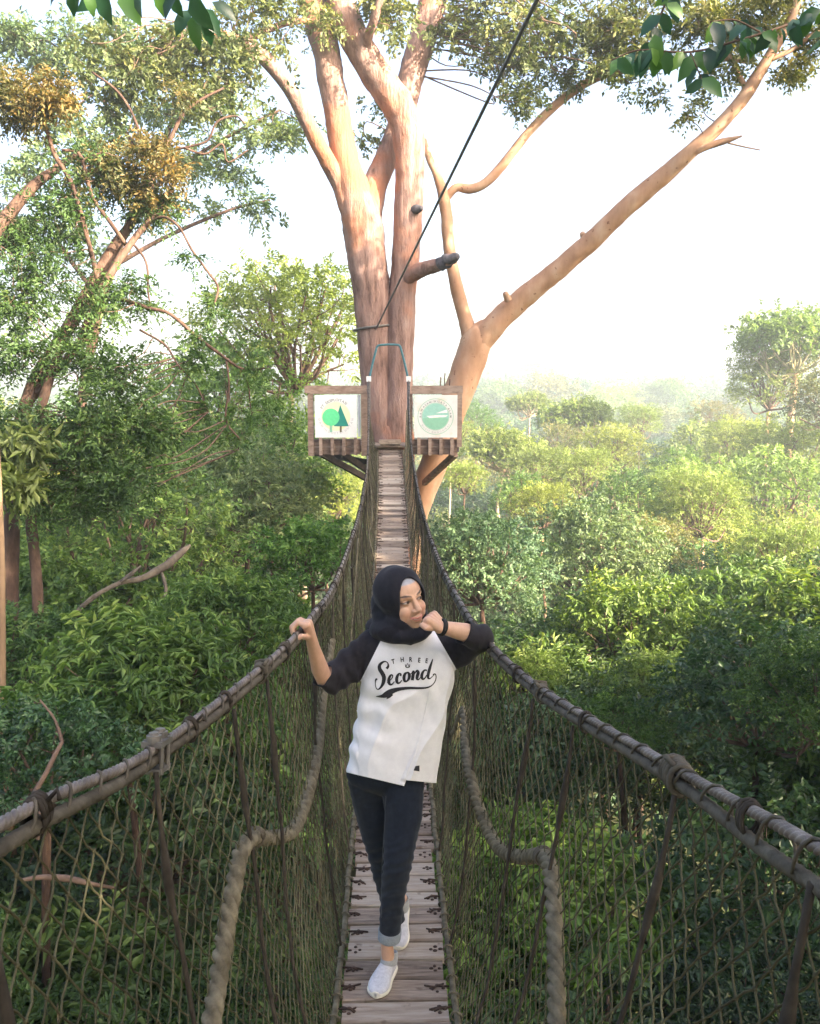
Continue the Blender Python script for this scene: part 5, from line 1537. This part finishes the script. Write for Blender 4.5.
for sp, mt in (([(30, 400, 11, 10), (52, 375, 11, 9), (78, 345, 11.2, 9), (96, 300, 11.3, 8), (118, 262, 11.5, 8), (138, 234, 11.7, 7), (160, 208, 11.9, 6), (172, 190, 12, 4)], 0),
               ([(90, 300, 11.5, 6), (122, 300, 11.3, 7), (148, 308, 11.1, 6.5), (170, 314, 11, 6), (196, 336, 10.9, 5.5), (220, 354, 10.8, 5), (243, 369, 10.8, 4), (268, 368, 10.8, 3)], 1),
               ([(240, 368, 10.8, 3), (248, 385, 10.8, 3), (250, 402, 10.8, 2.4), (252, 415, 10.8, 1.6)], 1),
               ([(226, 360, 10.8, 3), (229, 385, 10.7, 3), (226, 420, 10.7, 3.5), (240, 440, 10.7, 3), (238, 450, 10.7, 2)], 1),
               ([(140, 330, 11.2, 4), (165, 345, 11, 3.5), (178, 365, 10.9, 3), (196, 385, 10.9, 2.6), (208, 412, 10.9, 2)], 1),
               ([(138, 232, 11.8, 4), (160, 217, 11.6, 4.5), (178, 226, 11.4, 4), (192, 250, 11.3, 4), (208, 272, 11.2, 4), (218, 288, 11.2, 3.5), (213, 308, 11.1, 2.5)], 1),
               ([(130, 240, 11.7, 4), (146, 262, 11.4, 4), (148, 290, 11.3, 3.5), (150, 304, 11.2, 2.5)], 1),
               ([(145, 195, 12.2, 5), (146, 160, 12.3, 4.5), (135, 120, 12.4, 4), (118, 92, 12.5, 4), (92, 72, 12.6, 3)], 1),
               ([(150, 190, 12.2, 6), (170, 140, 12.6, 7), (185, 112, 12.8, 6), (204, 98, 12.9, 4.5), (224, 88, 13, 3)], 1),
               ([(172, 150, 12.5, 4), (192, 146, 12.4, 3.6), (208, 140, 12.4, 3.6), (217, 122, 12.4, 3.4), (235, 116, 12.5, 3), (245, 124, 12.5, 2.2)], 1),
               ([(185, 148, 12.4, 3.6), (205, 154, 12.4, 3.4), (222, 144, 12.4, 3.2), (228, 162, 12.4, 2.6), (248, 150, 12.5, 2.2)], 1),
               ([(100, 290, 11.6, 6), (88, 240, 11.4, 5), (72, 185, 11.3, 5), (55, 155, 11.2, 5), (45, 125, 11.2, 4), (30, 100, 11.2, 3)], 0),
               ([(126, 245, 11.8, 5), (110, 222, 11.6, 4.5), (92, 196, 11.5, 4), (80, 155, 11.4, 4), (62, 150, 11.3, 3)], 0),
               ([(-10, 240, 11, 15), (10, 212, 11.2, 14), (35, 185, 11.5, 11), (62, 165, 11.8, 8), (85, 150, 12, 5)], 0)):
    sp = [(a_, b_, c_, w_ * (.6 if mt else .9)) for a_, b_, c_, w_ in sp]
    ob, p = stem('limb', sp, lt, 'bark_brown', 9, rough=.12, rs=6, n=6); near3 += p
p, r_ = limb_path([(38, 690, 10.2, 12), (38, 640, 10.2, 11.5), (37, 580, 10.3, 11), (31, 520, 10.4, 11), (29, 470, 10.5, 11), (36, 425, 10.6, 10), (48, 385, 10.8, 9), (60, 350, 11, 7)])
t = MB(); t.tube([Vector((p[0].x, p[0].y, glz - .3))] + p, [.14] + r_, 11, rough=.1, rs=5); t.build('trunk', M['bark_brown'], lt); near3 += p
rng = np.random.default_rng(103); tw = MB()
geo = clumps(rng, [(30, 440, 10.4, 60, 300, .35), (85, 450, 10.2, 65, 330, .4), (60, 500, 10, 55, 260, .35), (130, 480, 10, 45, 200, .42), (20, 350, 10.8, 55, 190, .3), (75, 350, 10.9, 55, 190, .3), (120, 380, 10.6, 55, 180, .35), (50, 280, 11.2, 60, 170, .25), (110, 300, 11.2, 50, 180, .3), (20, 300, 11, 45, 170, .25), (60, 220, 11.5, 60, 200, .25), (110, 180, 11.9, 50, 220, .25), (150, 205, 12, 40, 160, .4), (20, 240, 11.4, 45, 150, .25), (262, 372, 10.8, 20, 26, .5), (250, 410, 10.8, 20, 26, .5), (236, 446, 10.7, 22, 30, .5), (205, 410, 10.9, 24, 34, .5), (214, 306, 11.1, 20, 24, .5), (150, 304, 11.2, 20, 24, .4), (178, 366, 10.9, 22, 30, .5), (200, 345, 10.9, 20, 24, .5), (190, 255, 11.3, 18, 18, .5), (105, 420, 10.2, 60, 280, .4), (150, 430, 10.2, 40, 140, .4)],
             .062, .42, J=12, twig=.24, tw=tw, near=near3, droop=.2)
leaf_obj('crown', geo, 'leaf_mid', lt, (1.15, 1.05, 1.1))
geo = clumps(rng, [(20, 80, 11.0, 34, 110, .5), (50, 92, 10.9, 30, 110, .75), (10, 112, 11, 38, 110, .5), (62, 100, 10.9, 18, 50, .85), (118, 160, 11.8, 34, 110, .5), (150, 150, 11.7, 28, 100, .75), (165, 172, 11.7, 24, 70, .8), (128, 188, 11.8, 30, 80, .55), (95, 180, 11.7, 34, 80, .45), (145, 205, 11.8, 24, 60, .75), (30, 120, 11, 30, 60, .6), (175, 95, 12.7, 26, 50, .6)],
             .062, .42, J=12, twig=.24, tw=tw, near=near3, droop=.2)
leaf_obj('crown', geo, 'leaf_bronze', lt, (1.0, .95, .9))
tag(tw.build('twigs', M['bark_twig'], lt), kind='stuff')
geo = clumps(rng, [(18, 485, 9.4, 34, 70, .6), (10, 440, 9.6, 30, 50, .5)], .16, .3, J=7, twig=.2, droop=.3)
leaf_obj('crown', geo, 'leaf_lime', lt, (.9, .9, .9))

# --- feathery trees behind on the left, against the sky
YB = 21.0
bt = empty('feathery_tree', (P(60, 600, YB).x, YB, float(ground(P(60, 600, YB).x, YB)))); tag(bt, 'airy fine leaved tree against the white sky behind the red stemmed tree', 'tree')
p, r_ = limb_path([(70, 600, YB, 12), (75, 480, YB, 11), (85, 380, YB, 10), (105, 290, YB, 9), (130, 220, YB, 7), (160, 150, YB, 6), (180, 100, YB, 4), (190, 50, YB, 3)])
t = MB(); t.tube([Vector((p[0].x, YB, float(ground(p[0].x, YB)) - .3))] + p, [.2] + r_, 10, rough=.08); t.build('trunk', M['bark_brown'], bt); nb = list(p)
for sp in ([(140, 200, YB, 5), (190, 160, YB, 4), (240, 130, YB, 3.4), (280, 110, YB, 2.5)], [(115, 265, YB, 5), (170, 235, YB, 4), (230, 210, YB, 3), (270, 200, YB, 2)], [(150, 170, YB, 5), (110, 110, YB, 4), (70, 60, YB, 3)], [(100, 300, YB, 5), (50, 230, YB, 4), (20, 160, YB, 3)], [(180, 100, YB, 3.5), (230, 70, YB, 3), (270, 60, YB, 2)]):
    _, p = stem('limb', sp, bt, 'bark_brown', 8, rough=.1, rs=5, n=6); nb += p
rng = np.random.default_rng(104); tw = MB()
geo = clumps(rng, [(210, 110, YB, 55, 190, .6), (255, 130, YB, 45, 130, .6), (180, 160, YB, 50, 120, .6), (240, 170, YB, 40, 90, .6), (150, 110, YB, 55, 140, .55), (100, 140, YB, 50, 120, .55), (60, 60, YB, 55, 180, .5), (20, 40, YB, 50, 180, .5), (110, 40, YB, 50, 160, .5), (30, 170, YB, 50, 120, .5), (200, 215, YB, 40, 60, .55), (260, 215, YB, 35, 50, .6), (15, 230, YB, 45, 120, .5), (80, 240, YB, 50, 120, .5), (290, 130, YB, 25, 40, .6), (60, 120, YB, 40, 100, .5), (150, 60, YB, 45, 100, .5), (215, 60, YB, 40, 80, .5)],
             .13, .42, J=10, twig=.3, tw=tw, near=nb, droop=.15)
leaf_obj('crown', geo, 'leaf_blue', bt, (1.15, 1.15, 1.0)); tag(tw.build('twigs', M['bark_brown'], bt), kind='stuff')

# --- slim pole tree and bare fallen limb on the left
q = P(2, 690, 8.6)
t = MB(); p, r_ = limb_path([(2, 690, 8.6, 8), (2, 600, 8.6, 7), (1, 540, 8.65, 6.5), (-4, 440, 8.7, 6), (-14, 330, 8.8, 5)]); t.tube([Vector((q.x, q.y, float(ground(q.x, q.y)) - .2))] + p, [.05] + r_, 9, rough=.05)
o = t.build('pole_tree', M['bark_pale']); o.color = (.7, .62, .55, 1); tag(o, 'pale thin bare stem at the very left edge of the picture', 'tree stem')
t = MB()
for sp in ([(70, 618, 12.2, 4.5), (95, 596, 12.4, 5), (120, 583, 12.6, 5), (142, 578, 12.8, 7), (165, 566, 13, 8.5), (182, 552, 13.2, 7), (190, 545, 13.3, 3)], [(120, 583, 12.6, 4), (132, 573, 12.6, 4), (141, 566, 12.7, 2)], [(160, 568, 13, 4), (166, 590, 12.8, 3.5), (160, 608, 12.7, 2)]):
    p, r_ = limb_path(sp); t.tube(p, r_, 9, rough=.2, rs=6)
o = t.build('dead_limb', M['bark_dead']); tag(o, 'bare grey dead limb lying slantwise through the left foliage', 'dead branch')
t = MB()
for sp in ([(30, 800, 5.6, 5), (45, 775, 5.7, 5), (55, 755, 5.8, 5), (62, 742, 5.9, 4)], [(62, 742, 5.9, 4), (55, 720, 6, 3), (40, 700, 6.1, 2)], [(34, 790, 5.6, 3), (40, 810, 5.5, 4), (38, 840, 5.4, 4)]):
    p, r_ = limb_path(sp); t.tube(p, r_, 8, rough=.15, rs=8)
o = t.build('bare_branch', M['bark_twig']); tag(o, 'bent brown bare branch beside the cable clamp', 'branch')
t = MB(); p, r_ = limb_path([(22, 880, 4.2, 4), (45, 877, 4.2, 6), (70, 879, 4.2, 7), (92, 884, 4.2, 5), (115, 888, 4.3, 3)]); t.tube(p, r_, 8, rough=.15, rs=8)
o = t.build('bare_branch', M['bark_twig']); tag(o, 'level brown branch seen through the left net near the bottom', 'branch')

# --- near sprigs hanging into the top of the picture
def hang(label, twigs, leaves, Ln, ratio, Y, tint, seed):
    r0 = empty('hanging_branch', P(twigs[0][0][0], twigs[0][0][1], Y)); tag(r0, label, 'branch')
    t = MB()
    for sp in twigs:
        p, r_ = limb_path([(a, b, Y + dy, w) for a, b, dy, w in sp]); t.tube(p, r_, 7)
    t.build('twig', M['bark_twig'], r0)
    rg = np.random.default_rng(seed); B = []; D = []; N = []; Lg = []
    for (x, y, ang, l) in leaves:
        B.append(P(x, y, Y + rg.uniform(-.12, .12)))
        a = R(ang); D.append((math.cos(a), rg.uniform(-.5, .3), -math.sin(a))); N.append((rg.normal(0, .5), -1 + rg.normal(0, .3), .5 + rg.normal(0, .4))); Lg.append(l * Y / F)
    B, D, N = map(np.array, (B, D, N))
    geo = leaf_geo(B, D, N, np.array(Lg), ratio, rg.random(len(B)), fine=True, droop=.2)
    leaf_obj('leaves', geo, 'leaf_near', r0, tint)
hang('dark green leafy sprig hanging into the top left corner', [[(120, -60, 0, 4), (150, -10, 0, 3), (190, 0, 0, 2.5), (205, 20, 0, 2)], [(120, -60, 0, 4), (90, -20, 0, 2.5), (70, -8, 0, 1.6)]],
     [(76, -16, 110, 28), (84, -12, 70, 24), (100, -14, 80, 34), (122, -8, 60, 36), (98, -12, 120, 30), (160, -14, 90, 26), (140, -12, 100, 24), (190, -4, 60, 34), (200, 8, 50, 30), (196, 12, 95, 32), (190, 10, 120, 28), (205, 18, 80, 24), (178, -8, 130, 26), (212, 2, 30, 26), (170, -10, 70, 24), (62, -10, 150, 20)], 30, .55, 3.6, (1, 1.05, 1), 1)
rg_ = np.random.default_rng(9); lv = []
tws = [[(860, -10, 0, 3), (800, 20, 0, 2.6), (740, 40, .0, 2.2), (690, 52, 0, 2), (640, 50, 0, 1.6), (612, 60, 0, 1.2)], [(700, -60, .1, 3), (672, -10, .1, 2.4), (655, 30, .1, 2), (650, 55, .1, 1.4)], [(760, 32, 0, 2), (735, 20, 0, 1.6), (710, 22, 0, 1)], [(690, 52, 0, 1.6), (700, 75, 0, 1.4), (705, 85, 0, 1)]]
for sp in tws:
    for (a, b) in zip(sp[:-1], sp[1:]):
        k = max(2, int(math.hypot(a[0] - b[0], a[1] - b[1]) / 5.5))
        for j in range(k):
            u_ = (j + rg_.random()) / k
            lv.append((a[0] + (b[0] - a[0]) * u_, a[1] + (b[1] - a[1]) * u_, rg_.uniform(30, 150), rg_.uniform(15, 27)))
hang('blue green broad leaved sprig hanging across the orange limbs at top right', tws, lv, 24, .58, 5.2, (.9, 1.0, 1.2), 2)

# --- unseen trees added behind and beside the bridge to shade the scene
plant(7.0, -6.0, 7.2, 4.6, 'tree_c', 'unseen broad leafy shade tree at the near end of the bridge', trunk='bark_brown')
plant(3.0, -7.5, 6.4, 4.0, 'tree_a', 'unseen dense shade tree close behind the near end of the bridge', trunk='bark_brown')
plant(9.5, -1.5, 6.0, 4.0, 'tree_c', 'unseen leafy shade tree right of the near end of the bridge', trunk='bark_brown')
plant(5.0, -2.8, 4.6, 3.1, 'tree_a', 'unseen small dense shade tree close to the right of the near bridge end', trunk='bark_brown')
plant(-5.5, -4.0, 6.5, 4.0, 'tree_c', 'unseen leafy shade tree left of the near end of the bridge', trunk='bark_brown')
plant(9.8, 5.0, 7.5, 4.2, 'tree_c', 'tall leafy shade tree right of the bridge, added outside the picture', trunk='bark_brown')
plant(11.0, 11.5, 10.0, 4.4, 'tree_c', 'tall leafy shade tree level with the middle of the bridge, added outside the picture', trunk='bark_brown')
plant(10.6, 10.2, 8.5, 4.2, 'tree_a', 'dense leafy shade tree level with the middle of the bridge, added outside the picture', trunk='bark_brown')
plant(8.2, -.2, 1.6, 3.2, 'tree_a', 'low shade thicket right of the near bridge end, added outside the picture', trunk='bark_brown')
plant(10.2, 4.4, 1.6, 3.2, 'tree_c', 'low shade thicket right of the bridge, added outside the picture', trunk='bark_brown')
plant(8.0, 1.6, 6.5, 3.2, 'tree_a', 'leafy shade tree beside the right net, added outside the picture', trunk='bark_brown')

# ------------------------------------------------------------------ light, sky, haze
sd = Vector((.72, -.56, .43)).normalized()          # towards the sun
el = math.asin(sd.z); az = math.atan2(sd.x, sd.y)
w = bpy.data.worlds.new('World'); S.world = w; w.use_nodes = True
nt = w.node_tree; nt.nodes.clear()
out = nt.nodes.new('ShaderNodeOutputWorld'); bg = nt.nodes.new('ShaderNodeBackground'); sk = nt.nodes.new('ShaderNodeTexSky')
sk.sky_type = 'NISHITA'; sk.sun_disc = False; sk.sun_elevation = el; sk.sun_rotation = az
sk.air_density = .8; sk.dust_density = 9.0; sk.ozone_density = 1.0; sk.altitude = 100
bg.inputs[1].default_value = .15
nt.links.new(sk.outputs[0], bg.inputs[0]); nt.links.new(bg.outputs[0], out.inputs[0])
ld = bpy.data.lights.new('sun', 'SUN'); ld.energy = 5; ld.angle = R(.6); ld.color = (1, .84, .63)
lo = bpy.data.objects.new('sun', ld); COL.objects.link(lo)
lo.rotation_euler = (-sd).to_track_quat('-Z', 'Y').to_euler()
# haze box
HX = (-340, 380); HY = (-45, 420); HZ = (-34, 24)
t = MB(); t.box(((HX[0] + HX[1]) / 2, (HY[0] + HY[1]) / 2, (HZ[0] + HZ[1]) / 2), ((HX[1] - HX[0]) / 2, (HY[1] - HY[0]) / 2, (HZ[1] - HZ[0]) / 2))
m, nt, out = new_mat('haze')
vol = nd(nt, 'ShaderNodeVolumePrincipled'); vol.inputs['Color'].default_value = (.82, .92, 1.0, 1); vol.inputs['Density'].default_value = .0015; vol.inputs['Anisotropy'].default_value = .1
nt.links.new(vol.outputs[0], out.inputs['Volume'])
hz = t.build('haze', m, smooth=False); tag(hz, kind='stuff', label='thin white morning haze in the air', cat='haze')

vs_ = S.view_settings
vs_.view_transform = 'Standard'; vs_.look = 'None'; vs_.exposure = 2.45; vs_.gamma = 1; vs_.use_curve_mapping = False
S.render.engine = 'CYCLES'
cy_ = S.cycles
cy_.max_bounces = 6; cy_.diffuse_bounces = 3; cy_.glossy_bounces = 2; cy_.transmission_bounces = 3; cy_.volume_bounces = 1; cy_.transparent_max_bounces = 6
cy_.use_denoising = True; cy_.denoiser = 'OPENIMAGEDENOISE'
cy_.sample_clamp_indirect = 6
cy_.use_adaptive_sampling = True; cy_.adaptive_threshold = .02
